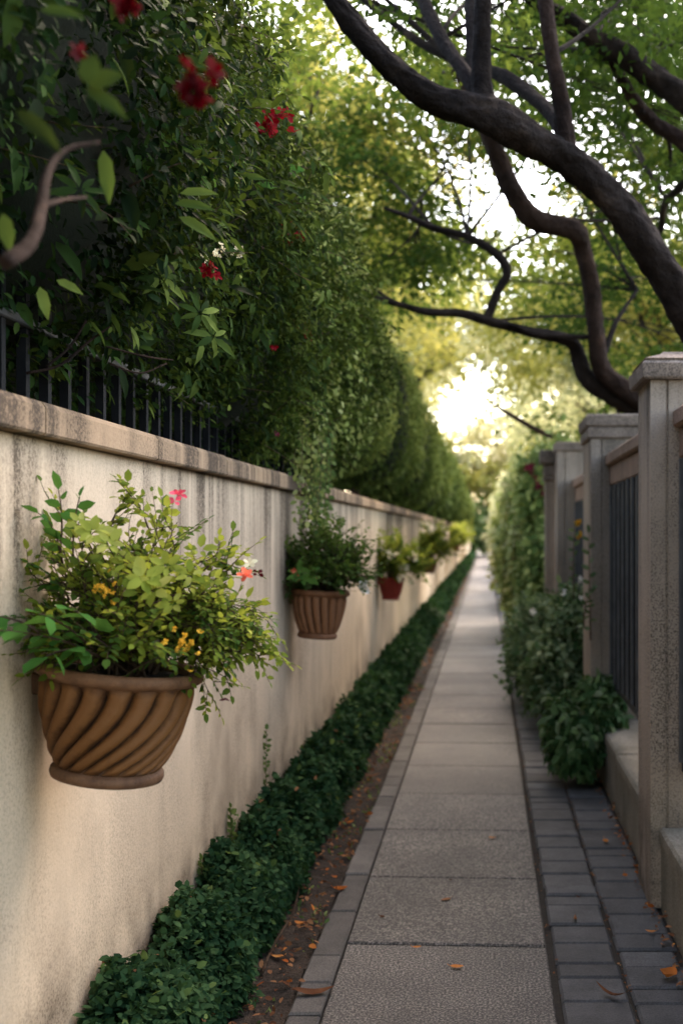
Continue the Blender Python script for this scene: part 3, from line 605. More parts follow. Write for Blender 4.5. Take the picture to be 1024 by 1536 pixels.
Xo = [0, -.10, .06, -.08, .05, -.05, .06, .10, .16, .1, .1, .1, .1]; Zo = [0, -.22, .10, -.15, .12, -.1, .1, 0, .1, 0, .1, 0, .1]
hl = ['hedge tree next to the flowering shrub, first of the clipped row', 'second tree of the clipped row, just past the shrub', 'third tree of the clipped row, above the red pot', 'fourth tree of the clipped row on the wall', 'fifth tree of the clipped row, midway along the wall', 'sixth tree of the clipped row with a flank tinted as lit']
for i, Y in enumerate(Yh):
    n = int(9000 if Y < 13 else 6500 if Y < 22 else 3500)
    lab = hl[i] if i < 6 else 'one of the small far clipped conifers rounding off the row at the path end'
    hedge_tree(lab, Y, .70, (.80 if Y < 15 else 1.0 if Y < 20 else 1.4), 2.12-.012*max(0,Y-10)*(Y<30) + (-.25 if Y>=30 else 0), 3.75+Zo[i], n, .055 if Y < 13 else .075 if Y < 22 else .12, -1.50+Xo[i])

# ------------------------------------------------------------------ right side: pillars, fences, low wall
def notch(x0,x1,y0,y1,g=.010,o=.065,w=.012):
    # square plan with two shallow grooves on each face
    p = []
    def side(a, c, inw):
        a = np.array(a,float); c = np.array(c,float); L_ = np.linalg.norm(c-a); d = (c-a)/L_; i_ = np.array(inw,float)*g
        for s0 in (o, L_-o-w): p.extend([a+d*s0, a+d*s0+i_, a+d*(s0+w)+i_, a+d*(s0+w)])
    p.append((x0,y0)); side((x0,y0),(x1,y0),(0,1)); p.append((x1,y0)); side((x1,y0),(x1,y1),(-1,0)); p.append((x1,y1)); side((x1,y1),(x0,y1),(0,-1)); p.append((x0,y1)); side((x0,y1),(x0,y0),(1,0))
    return np.array([np.asarray(q,float) for q in p])
def pillar(label, x0, x1, y0, y1, top, caps):
    t = thing('stone_pillar', label, 'pillar', ((x0+x1)/2,(y0+y1)/2,0), 'stone pillars of the right hand fence')
    b = MB(); b.prism(notch(x0,x1,y0,y1), [(0,0),(top,0)]); b.build('shaft', M['granite'], t)
    b = MB()
    for z0, z1, g0, g1 in caps:
        b.loft([[(x0-g,y0-g,z),(x1+g,y0-g,z),(x1+g,y1+g,z),(x0-g,y1+g,z)] for z,g in ((z0,g0-.008),(z0+.01,g0),(z1-.012,g1),(z1,g1-.012))])
    b.build('cap', M['cap'], t)
    return t
pillar('nearest granite pillar with a heavy chamfered cap at the right edge', .70, 1.09, 4.84, 5.23, 2.255, [(2.257,2.335,.035,.04),(2.336,2.385,.028,-.05)])
pillar('second granite pillar with a two band cap, past the dark fence panel', .70, 1.09, 7.6, 8.2, 2.235, [(2.237,2.315,.02,.02),(2.316,2.40,.03,.035)])
pillar('third stone pillar, half hidden behind the grey bush', .655, .99, 10.5, 10.85, 2.36, [(2.362,2.45,.02,.02)])
gp = thing('gate_post', 'slim stone gate post with a dark moulded cap just left of the third pillar', 'post', (.64,10.9,0))
b = MB(); b.prism(notch(.565,.70,10.9,11.04,.006,.03,.008), [(0,0),(2.10,0)]); b.build('shaft', M['granite'], gp)
b = MB()
for z0,z1,g in ((2.102,2.15,.02),(2.151,2.27,.012),(2.271,2.40,.05)): b.slab(.565-g,.70+g,10.9-g,11.04+g,z0,z1,.008,bot=True)
b.build('cap', M['cap'], gp)
def fence(label, y0, y1, zt, zb):
    t = thing('fence_panel', label, 'fence', (.85,(y0+y1)/2,zb), 'dark slatted panels between the pillars')
    b = MB(); y = y0+.02
    while y < y1-.03:
        b.slab(.828,.866,y,y+.19,zb+.052,zt-.212,.006); b.slab(.814,.8275,y+.03,y+.06,zb+.053,zt-.2125,.003,mat=1); y += .22
    b.build('slat_panel', [M['iron'], M['rib']], t)
    b = MB(); b.slab(.872,.884,y0+.005,y1-.005,zb+.06,zt-.215,.003); b.build('backing', M['iron'], t)
    b = MB(); b.slab(.832,.868,y0+.004,y1-.004,zb,zb+.05,.006,bot=True); b.build('bottom_rail', M['bluebar'], t)
    b = MB(); b.slab(.822,.90,y0+.004,y1-.004,zt-.21,zt-.082,.008,bot=True); b.build('top_beam', M['beam'], t)
    b = MB(); b.slab(.795,.93,y0+.003,y1-.003,zt-.08,zt,.012,bot=True); b.build('rail_cap', M['beam'], t)
fence('dark vertical slat fence panel between the nearest and second pillars', 5.23, 7.6, 2.13, .58)
fence('dark slat fence panel at the right edge in front of the nearest pillar', 2.3, 4.84, 2.13, .58)
fence('short dark fence panel between the second and third pillars', 8.2, 10.5, 2.10, .5)
for lab, y0, y1 in (('low mossy concrete wall beside the brick paving in front of the nearest pillar', 2.0, 4.838), ('low concrete ledge between the nearest pillar and the leafy bush', 5.232, 7.598)):
    t = thing('low_wall', lab, 'wall', (.95,(y0+y1)/2,0), 'low walls carrying the fence')
    b = MB(); b.slab(.745,1.2,y0,y1,-.04,.285,.004); b.build('wall_body', M['lowwall'], t)
    b = MB(); n = max(2,int((y1-y0)/.9)); e = np.linspace(y0,y1,n+1)
    for a,c in zip(e[:-1],e[1:]): b.slab(.735+R.normal(0,.002),1.21,a+.003,c-.003,.287,.35+R.normal(0,.002),.012)
    b.build('coping', M['lowwall'], t)

# ------------------------------------------------------------------ bushes and ivy on the right
def blob(b, c, r, n, L_, W, base, tm, mt=0, core=None, out=.5, droop=.35, nz=.30):
    c = np.asarray(c,float); r = np.asarray(r,float)
    d = nrm(rv(n)); d[:,2] = np.where(d[:,2] < -.55, -d[:,2], d[:,2]); k = R.uniform(.68,1.08,n) + (R.uniform(size=n) < .10)*R.uniform(0,.22,n)
    bump = 1 + nz*wob(d[:,0]*3+c[0]*3, d[:,1]*3+c[1], d[:,2]*3)
    p = c + d*r*(k*bump)[:,None]
    ax = d*out + rv(n,.5); ax[:,2] -= droop
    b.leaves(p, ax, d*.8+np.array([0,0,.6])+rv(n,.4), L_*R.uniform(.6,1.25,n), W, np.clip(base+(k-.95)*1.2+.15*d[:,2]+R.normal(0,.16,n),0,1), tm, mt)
    if core is not None:
        u = np.linspace(-1,1,9); th = np.linspace(0,2*np.pi,14,endpoint=False)
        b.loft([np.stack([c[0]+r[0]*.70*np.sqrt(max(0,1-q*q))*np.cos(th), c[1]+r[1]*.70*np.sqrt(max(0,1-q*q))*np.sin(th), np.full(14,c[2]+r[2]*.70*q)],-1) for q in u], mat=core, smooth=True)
def bush(name, label, blobs, mats, L_, W, base, tm, n, group=None, droop=.35, cat='bush'):
    c0 = blobs[0][0]; t = thing(name, label, cat, (c0[0],c0[1],0), group); b = MB()
    for c, r, q in blobs: blob(b, c, r, int(n*q), L_, W, base, tm, 0, 1, droop=droop)
    for c, r, q in blobs: blob(b, c, r, int(n*q*.25), L_, W, base, tm, 2, None, droop=droop)
    b.build('foliage', [mats[0], M['core'], mats[1]], t)
    b = MB()
    for k_ in range(5):
        e = np.array(c0)+rv(1,.08)[0]; b.tube([(c0[0]+R.normal(0,.03),c0[1]+R.normal(0,.03),0),(np.array([c0[0],c0[1],0])+e)/2, e],[.012,.009,.004],6)
    b.build('stems', M['twig'], t)
    return t
bush('leafy_bush', 'glossy dark green bush at the end of the low ledge before the second pillar',
     [((.62,7.35,.32),(.20,.28,.22),1.0),((.74,7.42,.44),(.13,.24,.18),.8),((.55,7.2,.20),(.12,.18,.16),.5)], (M['bush'], M['bush2']), .075, .55, .42, 'lance', 3000, droop=.7)
gb = bush('flowering_bush', 'grey green bush with scattered white flowers beside the third pillar',
     [((.62,9.3,.38),(.28,.7,.42),1.),((.55,10.6,.45),(.33,.8,.48),1.),((.72,9.4,.75),(.2,.7,.35),.7),((.50,11.8,.4),(.28,.8,.42),.7)], (M['bush2'], M['bush']), .065, .6, .45, 'oval', 3600)
for px, py, Y in ((843,890,9.0),(868,872,9.2),(883,896,8.4),(800,918,9.2)): cluster(gb, P(px,py,Y), .03, M['white'], 4, .022)
for px, py, Y in ((864,785,9.2),(868,803,9.2)): cluster(gb, P(px,py,Y), .02, M['yellow'], 4, .03)
for px0,py0,px1,py1 in ((860,900,862,790),(885,960,882,800),(875,940,888,880)):
    b = MB(); pts = curve3(P(px0,py0,8.9 if px0==860 else 7.5), P(px1,py1,8.9 if px0==860 else 7.45), 9, .02,.03); b.tube(pts, np.linspace(.006,.002,9), 5, sub=1)
    twig_leaves(b, pts, .1, 14, .06, .6, .5, 'oval', mat=1)
    b.build('tall_sprig', [M['twig'], M['bush2']], gb)
t = bush('ivy_hedge', 'tall dark ivy column with dark red blossoms behind the slim gate post', [((.78,13.2,1.2),(.34,1.1,1.25),1.),((.72,13.4,2.05),(.32,1.0,.5),.5),((.62,12.6,.5),(.25,.9,.55),.5)], (M['ivy'], M['ivyl']), .10, .7, .42, 'oval', 5000, cat='hedge')
for px, py in ((790,700),(803,712),(808,728)): cluster(t, P(px,py,12.2), .07, M['maroon'], 5, .05)
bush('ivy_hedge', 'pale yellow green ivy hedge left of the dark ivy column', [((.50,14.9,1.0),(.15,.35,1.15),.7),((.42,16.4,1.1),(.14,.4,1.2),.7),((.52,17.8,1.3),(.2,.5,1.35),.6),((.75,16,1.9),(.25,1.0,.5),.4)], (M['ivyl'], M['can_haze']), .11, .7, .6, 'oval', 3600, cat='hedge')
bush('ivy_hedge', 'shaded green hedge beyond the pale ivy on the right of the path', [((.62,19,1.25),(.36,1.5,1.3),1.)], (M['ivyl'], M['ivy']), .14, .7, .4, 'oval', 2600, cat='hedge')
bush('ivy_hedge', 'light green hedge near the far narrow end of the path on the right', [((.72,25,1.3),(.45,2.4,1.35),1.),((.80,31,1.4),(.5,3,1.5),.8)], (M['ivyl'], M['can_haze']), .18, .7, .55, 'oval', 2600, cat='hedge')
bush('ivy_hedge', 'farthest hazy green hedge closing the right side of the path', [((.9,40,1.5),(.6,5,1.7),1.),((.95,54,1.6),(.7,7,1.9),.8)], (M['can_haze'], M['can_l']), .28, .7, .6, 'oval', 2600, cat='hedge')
bush('end_hedge', 'pale green shrubbery closing the far end of the path', [((-2.5,80,1.6),(3.0,3,2.2),1.),((2.5,82,1.8),(3.2,3,2.4),1.)], (M['ivy'], M['can_haze']), .4, .7, .5, 'oval', 3000, cat='hedge')
gt = thing('wooden_gate', 'dark reddish wooden gate on the right near the far end of the path', 'gate', (.55,36,0))
b = MB()
for i in range(5): b.slab(.35+i*.14, .35+i*.14+.132, 36, 36.04, .1, 1.35+.05*math.sin(i), .01, bot=True)
b.build('boards', M['redwood'], gt)
b = MB(); b.slab(.26,.34,35.98,36.06,0,1.55,.01); b.slab(1.06,1.14,35.98,36.06,0,1.55,.01); b.build('posts', M['redwood'], gt)
wf = thing('wooden_fence', 'low brown wooden post fence under the pale ivy hedge beside the path', 'fence', (.42,17,0))
for y in (16.2,17.1,18.0): b = MB(); b.slab(.40,.47,y,y+.08,0,.62,.01); b.build('post', M['wood'], wf)
b = MB(); b.slab(.475,.50,16.0,18.4,.08,.52,.008,bot=True); b.build('boards', M['wood'], wf)
# dark garden planting behind the fence
bush('garden_hedge', 'dark garden hedge behind the slatted fence panels', [((1.9,y,1.0),(.55,1.4,1.15),1.) for y in (3.5,6,8.5,11)], (M['bush'], M['ivy']), .09, .6, .3, 'oval', 2600, cat='hedge')

# ------------------------------------------------------------------ trees
def sprays(b, c, r, ns, K, L_, W, base, mt=0, tl=.34, shell=2.2, tm='dia', flat=.5):
    m_ = max(3, ns//11); dc = nrm(rv(m_))*(R.uniform(0.1,1,m_)**.5)[:,None]; ii = R.integers(0,m_,ns)
    p = np.asarray(c) + (dc[ii] + rv(ns,.17))*np.asarray(r); d = nrm(dc[ii]+rv(ns,.5)*.5)
    dr = nrm(d*np.array([1,1,flat]) + rv(ns,.6)*np.array([1,1,.45]) - [0,0,.15]); sd = nrm(np.cross(dr,[.05,.1,1.]) + rv(ns,.25))
    t = np.tile(np.linspace(0,1,K),(ns,1)); sg = np.tile(np.where(np.arange(K)%2==0,1.,-1.),(ns,1))
    pos = p[:,None]+dr[:,None]*(t*tl)[...,None]+sd[:,None]*(sg*tl*.22*(1-t*.6))[...,None]; pos[...,2] -= .18*tl*t*t
    pos = pos.reshape(-1,3)+rv(ns*K,.03*tl/.34)
    ax = (dr[:,None]*.6+sd[:,None]*sg[...,None]*.8).reshape(-1,3)+rv(ns*K,.35); ax[:,2] -= .15
    bs = np.repeat(base+R.normal(0,.15,m_)[ii]+R.normal(0,.06,ns)+.16*d[:,2], K)
    b.leaves(pos, ax, np.array([0,0,1.])+rv(ns*K,.55), L_*R.uniform(.6,1.2,ns*K), W, np.clip(bs+R.normal(0,.13,ns*K),0,1), tm, mt)
    return p
def add_crown(t, clumps, ns, L_, mats, base, limbs_from, tl=.34, K=14, tw=True):
    b = MB(); tb = MB(); src = np.array(limbs_from)
    for c, r, q in clumps:
        c = np.asarray(c,float); bs = base+R.normal(0,.17)
        p = sprays(b, c, r, int(ns*q), K, L_, .6, bs, int(R.uniform()<.35), tl)
        if tw:
            j = R.choice(np.argsort(np.linalg.norm(src-c,axis=1))[:4]); lp = curve3(src[j], c, 10, .1, .22); tb.tube(lp, np.linspace(.012,.004,10)*(tl/.34), 6, sub=1)
            for k in range(min(6,len(p))): tb.tube(curve3(lp[4+k%6], p[k], 5, .03, .08), np.linspace(.005,.002,5)*(tl/.34), 4, sub=1)
    b.build('crown', mats, t)
    if tw: tb.build('twigs', M['bark'], t)
def limb(t, pts, rad, m='bark', name='limb', n=12, rough=.12):
    b = MB(); b.tube(pts, rad, n*2, rough=rough, sub=14); return b.build(name, M[m], t)
def PP(l): return [P(px,py,Y) for px,py,Y in l]
# nearest tree leaning over the path from the right
t1 = thing('leaning_tree', 'dark barked tree whose thick trunk leans across the path from the right edge', 'tree', (2.0,5.6,0))
main = [np.array([2.05,5.9,-.05]), np.array([1.75,5.8,1.2])] + PP([(1120,640,5.6),(1040,490,5.5),(985,392,5.4),(925,308,5.3),(855,243,5.2),(790,205,5.1),(735,175,5.0),(650,148,4.95),(590,103,4.9),(535,45,4.85),(490,-15,4.8),(430,-110,4.7)])
limb(t1, main, [.17,.13,.104,.088,.079,.075,.073,.073,.08,.062,.053,.047,.041,.032], name='trunk', n=18, rough=.13)
limb(t1, PP([(728,175,5.0),(722,120,4.98),(722,60,4.95),(726,-20,4.9),(735,-120,4.9)]), [.054,.044,.04,.037,.03])
limb(t1, PP([(850,235,5.2),(842,160,5.15),(828,80,5.1),(815,-10,5.05),(805,-120,5.)]), [.048,.038,.034,.032,.026], 'bark2')
limb(t1, PP([(725,150,5.0),(690,100,5.1),(660,55,5.2),(630,-10,5.3),(590,-100,5.4)]), [.04,.032,.03,.028,.022])
limb(t1, PP([(712,175,5.05),(708,90,5.2),(705,0,5.3),(702,-80,5.4)]), [.03,.028,.026,.022])
limb(t1, PP([(848,205,5.3),(815,160,5.5),(760,118,5.7),(715,100,5.9),(640,70,6.1),(570,20,6.3),(520,-20,6.4)]), [.035,.034,.034,.028,.022,.018,.013])
limb(t1, PP([(690,100,5.9),(640,55,6),(585,5,6.1),(550,-30,6.1)]), [.018,.016,.013,.01], n=8)
src1 = [P(722,60,4.95),P(828,80,5.1),P(660,55,5.2),P(590,103,4.9),P(855,243,5.2),P(640,70,6.1),P(735,-120,4.9),P(500,-20,6.4)]
cl = [((px,py,Y),r,q) for px,py,Y,r,q in ((720,-90,6.2,.8,1),(560,-70,6.0,.8,1),(860,-60,6.4,.8,1),(1000,-80,6.0,.9,1),(640,30,7.2,.7,.8),(790,60,7.4,.7,.8),(520,60,7.2,.6,.6),(930,60,7.0,.6,.8),(1020,180,7.0,.6,.8))]
add_crown(t1, [(P(*c),(r,r,r*.6),q) for c,r,q in cl], 95, .062, [M['can_d'],M['can_m']], .42, src1)
# second, crooked tree behind the second pillar
t2 = thing('crooked_tree', 'tree with sharply bent brown limbs rising behind the second pillar', 'tree', (1.9,8.6,0))
limb(t2, [np.array([1.95,8.8,-.05]),np.array([1.7,8.7,.9])]+PP([(1010,640,8.5),(955,598,8.4),(905,556,8.3),(893,500,8.2),(886,430,8.1),(872,368,8.0),(858,345,7.9),(800,328,7.8),(768,285,7.7),(745,235,7.6),(728,190,7.5),(690,110,7.5),(640,30,7.5),(600,-60,7.5)]),
     [.15,.12,.09,.077,.068,.063,.061,.064,.072,.074,.068,.062,.057,.045,.036,.028], 'bark2', 'trunk', 16, .10)
limb(t2, PP([(1010,650,8.6),(955,612,8.5),(915,590,8.45),(880,568,8.4),(862,520,8.35),(845,508,8.3),(790,497,8.2),(735,482,8.1),(690,470,8.1),(640,468,8.1),(600,457,8.1),(562,445,8.1),(530,425,8.1)]), [.10,.085,.075,.068,.05,.045,.036,.036,.030,.027,.022,.018,.01], 'bark')
limb(t2, PP([(728,485,8.1),(745,440,8.1),(760,410,8.1),(745,382,8.1),(700,355,8.1),(650,342,8.1),(612,325,8.1),(575,312,8.1)]), [.034,.032,.032,.030,.027,.025,.02,.01], 'bark')
limb(t2, PP([(735,486,8.1),(770,488,8.1),(800,500,8.15),(850,505,8.2),(895,505,8.2)]), [.018,.018,.018,.02,.02], 'bark', n=8)
limb(t2, PP([(905,530,8.3),(925,480,8.4),(955,435,8.6)]), [.025,.018,.012], 'bark', n=8)
src2 = [P(800,328,7.8),P(745,235,7.6),P(640,30,7.5),P(886,430,8.1),P(700,355,8.1),P(600,457,8.1),P(955,435,8.6),P(650,342,8.1),P(735,482,8.1),P(612,325,8.1),P(690,470,8.1),P(640,468,8.1),P(745,382,8.1),P(690,110,7.5)]
cl = [(980,420,9.5,.8,.9),(930,330,10,.8,.8),(1020,520,10,.7,.8),(640,200,9.5,.9,1),(560,250,9.8,.9,1),(520,330,10,.7,.7),(700,240,10,.8,.8),(850,130,9.5,1.0,1),(960,180,9.8,1.0,1),(620,370,9.8,.6,.6),(560,400,10,.6,.6),(760,320,11,.7,.35),(700,420,12,.8,.35),(830,390,12,.7,.3),(690,130,10,.9,.9),(800,150,10.5,.9,.9),(570,120,10,.9,.9),(1010,320,9.5,.8,.8)]
add_crown(t2, [(P(px,py,Y),(r,r,r*.55),q) for px,py,Y,r,q in cl], 95, .075, [M['can_m'],M['can_d']], .45, src2, .4)
# a third trunk crossing the top right corner
t3 = thing('branching_tree', 'dark tree with two limbs crossing the top right corner', 'tree', (2.6,6.6,0))
limb(t3, [np.array([2.75,6.7,-.05]),np.array([2.6,6.6,2.0]),P(1140,230,6.4),P(1040,158,6.3),P(985,118,6.3),P(935,84,6.25),P(890,58,6.2),P(850,30,6.2),P(795,-5,6.1),P(720,-70,6.0)], [.15,.13,.085,.072,.066,.06,.052,.048,.04,.03], name='trunk', n=14)
limb(t3, PP([(1150,330,6.6),(1035,222,6.6),(985,188,6.6),(950,150,6.5),(925,105,6.4),(905,70,6.3)]), [.07,.05,.042,.036,.03,.024], 'bark2')
limb(t3, PP([(935,84,6.25),(900,85,6.4),(850,75,6.6),(790,85,6.9)]), [.03,.022,.018,.01], n=8)
limb(t3, PP([(1060,250,6.8),(1000,300,7.4),(990,345,7.8),(975,380,8)]), [.03,.025,.02,.01], n=8)
limb(t3, PP([(960,165,6.5),(1000,205,6.8),(1005,260,7.2)]), [.018,.014,.008], n=8)
cl = [(1000,-20,8.5,.9,1),(1010,130,9.5,1.,1),(900,-40,9,.9,1),(1040,260,10,1.,1),(920,250,10.5,.9,.7),(820,20,10,.9,.8),(1000,60,7.2,.5,.6)]
add_crown(t3, [(P(px,py,Y),(r,r,r*.55),q) for px,py,Y,r,q in cl], 120, .075, [M['can_d'],M['can_m']], .3, [P(985,118,6.3),P(890,58,6.2),P(1000,300,7.4)], .38)
t4 = thing('tall_tree', 'tall soft green tree filling the upper right behind the leaning trunk', 'tree', (6.2,19,0), 'trees shading the lane')
limb(t4, [(6.2,19,-.05),(6.0,19,3),(5.2,19,6),(3.6,19,9)], [.24,.2,.16,.08], 'bark', 'trunk', 10)
cl = [(900,80),(985,170),(900,240),(985,340),(825,90),(870,170),(760,110),(950,440),(860,480),(930,20),(1010,40),(1000,520),(800,30),(930,330)]
add_crown(t4, [(P(px,py,R.uniform(17,21)),(1.15,1.15,.75),1) for px,py in cl], 48, .14, [M['can_d'],M['can_m']], .5, [(5.2,19,6),(3.6,19,9),(4.4,19,7.5)], .55, 12)
t5 = thing('tall_tree', 'tall soft green tree filling the sky between the shrub and the crooked limbs', 'tree', (-4.2,19.5,0), 'trees shading the lane')
limb(t5, [(-4.2,19.5,-.05),(-4,19.5,3),(-3.2,19.5,6),(-2.2,19.5,9)], [.24,.2,.16,.08], 'bark', 'trunk', 10)
cl = [(600,120),(545,180),(490,240),(700,110),(560,40),(520,330),(560,400),(620,430),(540,480),(730,520),(600,520),(470,140)]
add_crown(t5, [(P(px,py,R.uniform(17.5,22)),(1.1,1.1,.75),1) for px,py in cl], 40, .14, [M['can_l'],M['can_m']], .5, [(-3.2,19.5,6),(-2.2,19.5,9),(-2.8,19.5,7.5)], .55, 12)
# trees farther along both sides of the lane
def lane_tree(label, X, Y, h, crown_c, crown_r, ncl, cr, ns, L_, mats, base, tl, lean=0., K=12):
    t = thing('lane_tree', label, 'tree', (X,Y,0), 'trees shading the lane')
    top = np.array([crown_c[0],crown_c[1],crown_c[2]]); base_p = np.array([X,Y,-.05])
    tr = [base_p, base_p*.72+top*.28+[0,0,.4], base_p*.38+top*.62+[0,0,.3], top]
    limb(t, tr, np.array([.2,.16,.11,.05])*(.7+h*.04), 'bark', 'trunk', 10)
    clumps = []; src = list(smooth_path(np.array(tr),np.ones(4),5)[0][5:])
    for i in range(ncl):
        d = nrm(rv(1))[0]; c = np.array(crown_c)+d*np.array(crown_r)*R.uniform(.35,1.0)
        clumps.append((c,(cr,cr,cr*.6),1.))
    for k in range(4):
        e = clumps[k][0]; limb(t, curve3(src[5+k], e, 6, .3, .3), np.linspace(.06,.015,6), 'bark', 'limb', 8)
    add_crown(t, clumps, ns, L_, mats, base, src, tl, K, tw=True)
    return t
lane_tree('yellow green tree rising behind the flowering shrub on the left', -3.4, 9.5, 8, (-1.9,10.5,5.6), (1.3,1.8,1.5), 16, .75, 50, .085, [M['can_m'],M['can_l']], .6, .42)
lane_tree('tall light tree behind the first clipped hedge trees', -3.6, 15, 9, (-2.2,15.5,6.6), (1.9,2.2,2.0), 18, .95, 52, .11, [M['can_m'],M['can_l']], .6, .5)
lane_tree('sunlit tree with bare brown limb on the right past the third pillar', 3.0, 14.5, 8, (2.2,15,4.6), (1.6,2.2,1.7), 17, .9, 75, .11, [M['can_m'],M['can_l']], .5, .5)
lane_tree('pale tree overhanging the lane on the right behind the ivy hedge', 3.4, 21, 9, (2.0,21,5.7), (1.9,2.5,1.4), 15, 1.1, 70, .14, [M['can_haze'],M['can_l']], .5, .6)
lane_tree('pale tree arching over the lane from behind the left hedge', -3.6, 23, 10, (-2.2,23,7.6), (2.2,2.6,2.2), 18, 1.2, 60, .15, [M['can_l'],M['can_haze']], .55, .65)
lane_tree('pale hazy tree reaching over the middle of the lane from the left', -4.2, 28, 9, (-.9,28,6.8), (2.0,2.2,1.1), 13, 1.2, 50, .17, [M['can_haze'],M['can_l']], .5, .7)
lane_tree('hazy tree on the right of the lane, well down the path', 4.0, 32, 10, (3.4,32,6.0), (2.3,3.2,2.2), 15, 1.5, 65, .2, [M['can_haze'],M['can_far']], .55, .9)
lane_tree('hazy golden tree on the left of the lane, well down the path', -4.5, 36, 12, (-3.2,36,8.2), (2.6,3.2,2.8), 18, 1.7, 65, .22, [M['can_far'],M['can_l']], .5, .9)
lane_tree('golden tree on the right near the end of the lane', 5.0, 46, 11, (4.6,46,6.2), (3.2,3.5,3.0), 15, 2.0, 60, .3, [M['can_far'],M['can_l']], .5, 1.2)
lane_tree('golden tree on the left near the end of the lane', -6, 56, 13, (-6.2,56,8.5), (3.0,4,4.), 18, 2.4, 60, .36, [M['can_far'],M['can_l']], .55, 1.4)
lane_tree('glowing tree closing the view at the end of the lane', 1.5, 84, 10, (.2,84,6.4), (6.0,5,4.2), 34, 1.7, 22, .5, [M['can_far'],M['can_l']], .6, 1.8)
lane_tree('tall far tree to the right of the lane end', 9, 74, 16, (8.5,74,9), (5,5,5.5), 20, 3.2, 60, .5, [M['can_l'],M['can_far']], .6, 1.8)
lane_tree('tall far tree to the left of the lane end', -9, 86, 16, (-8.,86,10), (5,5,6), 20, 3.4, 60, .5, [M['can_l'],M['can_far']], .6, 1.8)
lane_tree('broad tree high behind the right hand fence', 5.0, 11.5, 9, (3.6,12.5,5.6), (1.8,2.2,1.9), 17, .9, 80, .10, [M['can_d'],M['can_m']], .45, .45)
lane_tree('unseen spreading tree added above the viewer to shade the near end of the lane', 2.9, .4, 8, (.2,.6,5.7), (2.3,2.2,.8), 20, .95, 75, .09, [M['can_d'],M['can_m']], .4, .42)  # out of frame, added to darken the near path and shrub
lane_tree('unseen dense tree added behind the viewer on the left to block sky light', -3.2, -5.5, 8, (-1.6,-5.2,4.6), (2.4,2.0,2.6), 26, 1.25, 80, .12, [M['can_d'],M['can_m']], .4, .5)  # out of frame, added to cut sky light from behind the camera
lane_tree('unseen dense tree added behind the viewer on the right to block sky light', 3.4, -6.5, 8, (1.8,-6.2,4.6), (2.4,2.0,2.6), 26, 1.25, 80, .12, [M['can_d'],M['can_m']], .4, .5)  # right-hand partner, likewise added unseen to block light from behind
t = bpy.data.objects['lane_tree.002']
limb(t, PP([(850,660,14.5),(815,650,14),(770,625,13.6),(735,605,13.4)]), [.035,.035,.028,.012], 'bark2', 'limb', 8)

# ------------------------------------------------------------------ fallen leaves, twigs, litter
def fallen(label, px, py, L_, W, m, bs, curl=.35, rot=None):
    c = G(px,py); t = MB(); a = R.uniform(0,6.28) if rot is None else rot
    n = 7; s = np.linspace(0,1,n); w = np.sin(np.pi*np.power(s,.8))**.8*W; zz = curl*L_*.35*(1-np.sin(np.pi*s))
    mid = np.column_stack([(s-.5)*L_, np.zeros(n), zz+.004]); lf = mid + np.column_stack([np.zeros(n), w*L_*.5, w*L_*curl*.5]); rt = mid + np.column_stack([np.zeros(n), -w*L_*.5, w*L_*curl*.35])
    v = np.concatenate([lf,mid,rt]); ca,sa = math.cos(a),math.sin(a); v = np.column_stack([v[:,0]*ca-v[:,1]*sa+c[0], v[:,0]*sa+v[:,1]*ca+c[1], v[:,2]+.014])
    f = [(i,n+i,n+i+1,i+1) for i in range(n-1)]+[(n+i,2*n+i,2*n+i+1,n+i+1) for i in range(n-1)]
    t.add(v,[f],0,np.clip(bs+R.normal(0,.08,len(v)),0,1),True); st = np.array([v[n],v[n]+(v[n]-v[n+1])*1.2+[0,0,.006]]); t.tube(st,[.0012,.0008],4,sub=1,rnd=bs)
    o = t.build('fallen_leaf', M[m]); return tag(o, label, 'leaf', 'single leaves fallen on the paving')
for a in (('orange fallen leaf flat on the nearest path slab',685,1457,.052,.55,'dead',.8,.15,0.),('small orange leaf lying on the joint of the nearest path slabs',625,1428,.036,.5,'dead',.7,.3,.3),('tiny dark leaf on the left of the second path slab',573,1382,.028,.6,'deadb',.1,.4),
    ('pale pink leaf in the middle of the path, beyond the second joint',737,1262,.04,.6,'dead',1.,.3),('faint brown leaf stuck on the third path slab',668,1355,.05,.6,'deadb',.8,.05),('small dark leaf on the slab joint near the path centre',675,1326,.02,.6,'deadb',.0,.5),
    ('curled red orange leaf on the kerb beside the planting bed',511,1341,.065,.6,'dead',.35,.6,.4),('dry tan leaf on the bed beside the kerb',450,1393,.06,.6,'dead',.75,.5,2.6),('long dark red leaf lying across the kerb stones at the bottom',470,1499,.15,.28,'deadb',.3,.5,.15),
    ('orange leaf on the bed far up beside the kerb',524,1240,.06,.6,'dead',.5,.6),('yellow leaf on the bed soil below the hedge',416,1443,.05,.6,'dead',1.,.4),('small tan leaf on the bed next to the kerb joint',517,1290,.045,.6,'dead',.9,.4),
    ('large curled orange leaf at the right edge of the brick paving',1003,1473,.085,.7,'dead',.6,.8,.9),('dark leaf on the left column of bricks',866,1352,.03,.5,'deadb',.05,.5,2.),('long brown twig leaf on the nearest bricks',915,1500,.14,.16,'deadb',.35,.6,2.3),('small orange leaf on the bricks by the low wall',937,1320,.04,.6,'dead',.5,.5),('thin brown leaf standing on the left brick column',862,1385,.06,.25,'deadb',.6,.5,1.5),
    ('small pale leaf on the bricks beside the low wall',975,1405,.045,.5,'dead',.9,.5),('red brown leaf on the bricks below the leafy bush',828,1163,.06,.6,'dead',.35,.5),('tan leaf beside the low wall further up',908,1268,.05,.6,'dead',.8,.5)):
    fallen(*a)
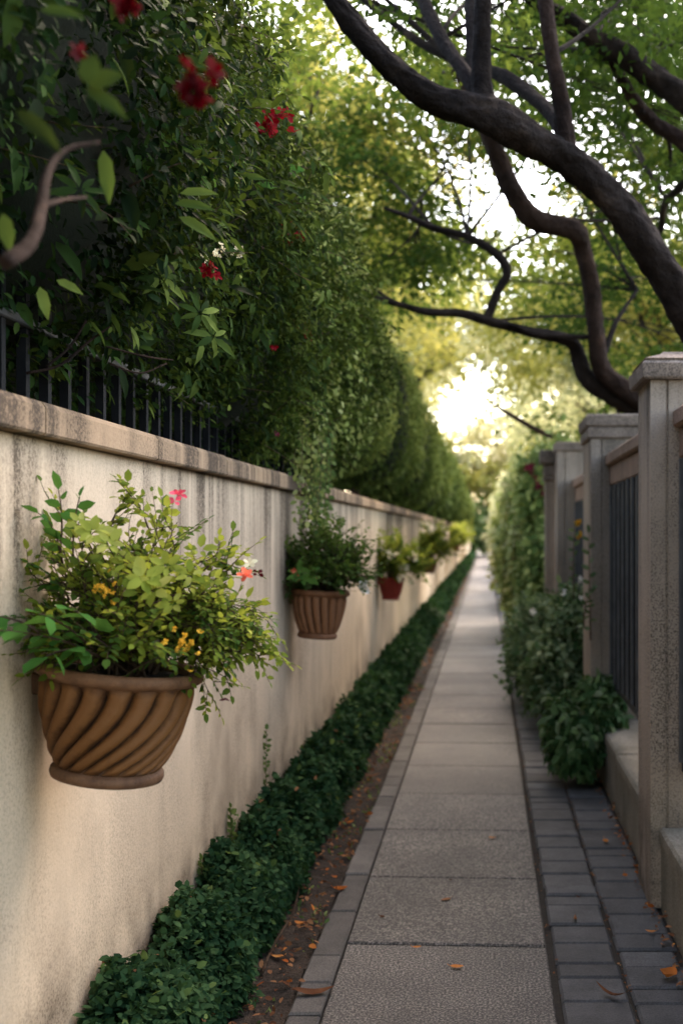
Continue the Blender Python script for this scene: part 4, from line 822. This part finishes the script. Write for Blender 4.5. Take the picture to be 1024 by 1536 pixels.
def scatter(b, n, x0, x1, y0, y1, L_, mt, z=.02):
    x = R.uniform(x0,x1,n); y = R.uniform(y0,y1,n); ax = rv(n,1.)*[1,1,.25]
    b.leaves(np.stack([x,y,np.full(n,z)+R.uniform(0,.012,n)],-1), ax, np.array([0,0,1.])+rv(n,.35), L_*R.uniform(.4,1.2,n), .6, R.uniform(0,1,n), 'oval', mt)
b = MB()
scatter(b, 520, -.82,-.655,2.8,9,.030,1,.03); scatter(b, 34, -.80,-.66,2.8,8,.034,0,.03); scatter(b, 300,-.80,-.655,9,40,.07,1,.03)
scatter(b, 170,.675,.735,3.3,8,.03,1); scatter(b, 40,.66,.735,3.3,8,.034,0); scatter(b, 120,.490,.500,3.3,9,.016,1,.004); scatter(b, 110,.238,.256,3.3,12,.015,1,.006); scatter(b, 60,.33,.5,15,20,.09,0); scatter(b,120,.3,.55,15,19,.09,1)
b.build('leaf_litter', [M['dead'],M['deadb']], kind='stuff')
b = MB(); n = 900; x = R.uniform(-.82,-.655,n); y = R.uniform(3,12,n); c = wob(x*9,y*2.3) > .15; x, y = x[c], y[c]; n = len(x)
b.leaves(np.stack([x,y,np.full(n,.012)],-1), rv(n,.6)+[0,0,.6], rv(n), .026*R.uniform(.5,1.3,n), .5, R.uniform(.2,1,n), 'oval')
b.build('ground_weeds', M['ivy'], kind='stuff')
for lab, pts in (('bent bare twig lying on the bed in front of the hedge',[(392,1470),(408,1440),(432,1405)]),('reddish stick leaning against the hedge foot',[(432,1400),(443,1372),(449,1352)])):
    b = MB(); w = [G(*q)+np.array([0,0,.022+.02*i]) for i,q in enumerate(pts)]; b.tube(w,[.006,.005,.0035],6); tag(b.build('twig',M['twig']),lab,'twig')

# ------------------------------------------------------------------ light, sky, camera
EL, AZ = math.radians(52), math.radians(20)         # azimuth measured from +Y toward +X
w = bpy.data.worlds.new('World'); sc.world = w; w.use_nodes = True; nt = w.node_tree
bg = nt.nodes['Background']; sky = nt.nodes.new('ShaderNodeTexSky'); sky.sky_type = 'NISHITA'; sky.sun_disc = False
sky.sun_elevation = EL; sky.sun_rotation = AZ; sky.dust_density = 2.0; sky.air_density = 1.0; sky.ozone_density = 1.0
wb = nt.nodes.new('ShaderNodeMix'); wb.data_type = 'RGBA'; wb.blend_type = 'MULTIPLY'; wb.inputs[0].default_value = 1; wb.inputs[7].default_value = (1.16,1.0,.85,1)   # warm white balance
nt.links.new(sky.outputs[0], wb.inputs[6]); nt.links.new(wb.outputs[2], bg.inputs[0]); bg.inputs[1].default_value = 1.6
sd = bpy.data.lights.new('sun','SUN'); sd.energy = 1.8; sd.angle = math.radians(10); sd.color = (1,.91,.77)
so = bpy.data.objects.new('sun', sd); COL.objects.link(so)
dirv = Vector((math.sin(AZ)*math.cos(EL), math.cos(AZ)*math.cos(EL), math.sin(EL))); so.rotation_euler = dirv.to_track_quat('Z','Y').to_euler()
cd = bpy.data.cameras.new('camera'); co = bpy.data.objects.new('camera', cd); COL.objects.link(co); sc.camera = co
co.location = (0,0,CH); co.rotation_euler = (math.pi/2,0,0); cd.sensor_width = 36; cd.sensor_height = 36; cd.lens = F/1536*36
cd.shift_x = -217/1536; cd.shift_y = 32/1536; cd.clip_start = .05; cd.clip_end = 2000
cd.dof.use_dof = True; cd.dof.focus_distance = 3.4; cd.dof.aperture_fstop = 2.4
sc.view_settings.view_transform = 'Standard'; sc.view_settings.look = 'None'; sc.view_settings.exposure = 0
sc.cycles.use_denoising = True
sc.cycles.max_bounces = 8; sc.cycles.transmission_bounces = 4; sc.cycles.diffuse_bounces = 4
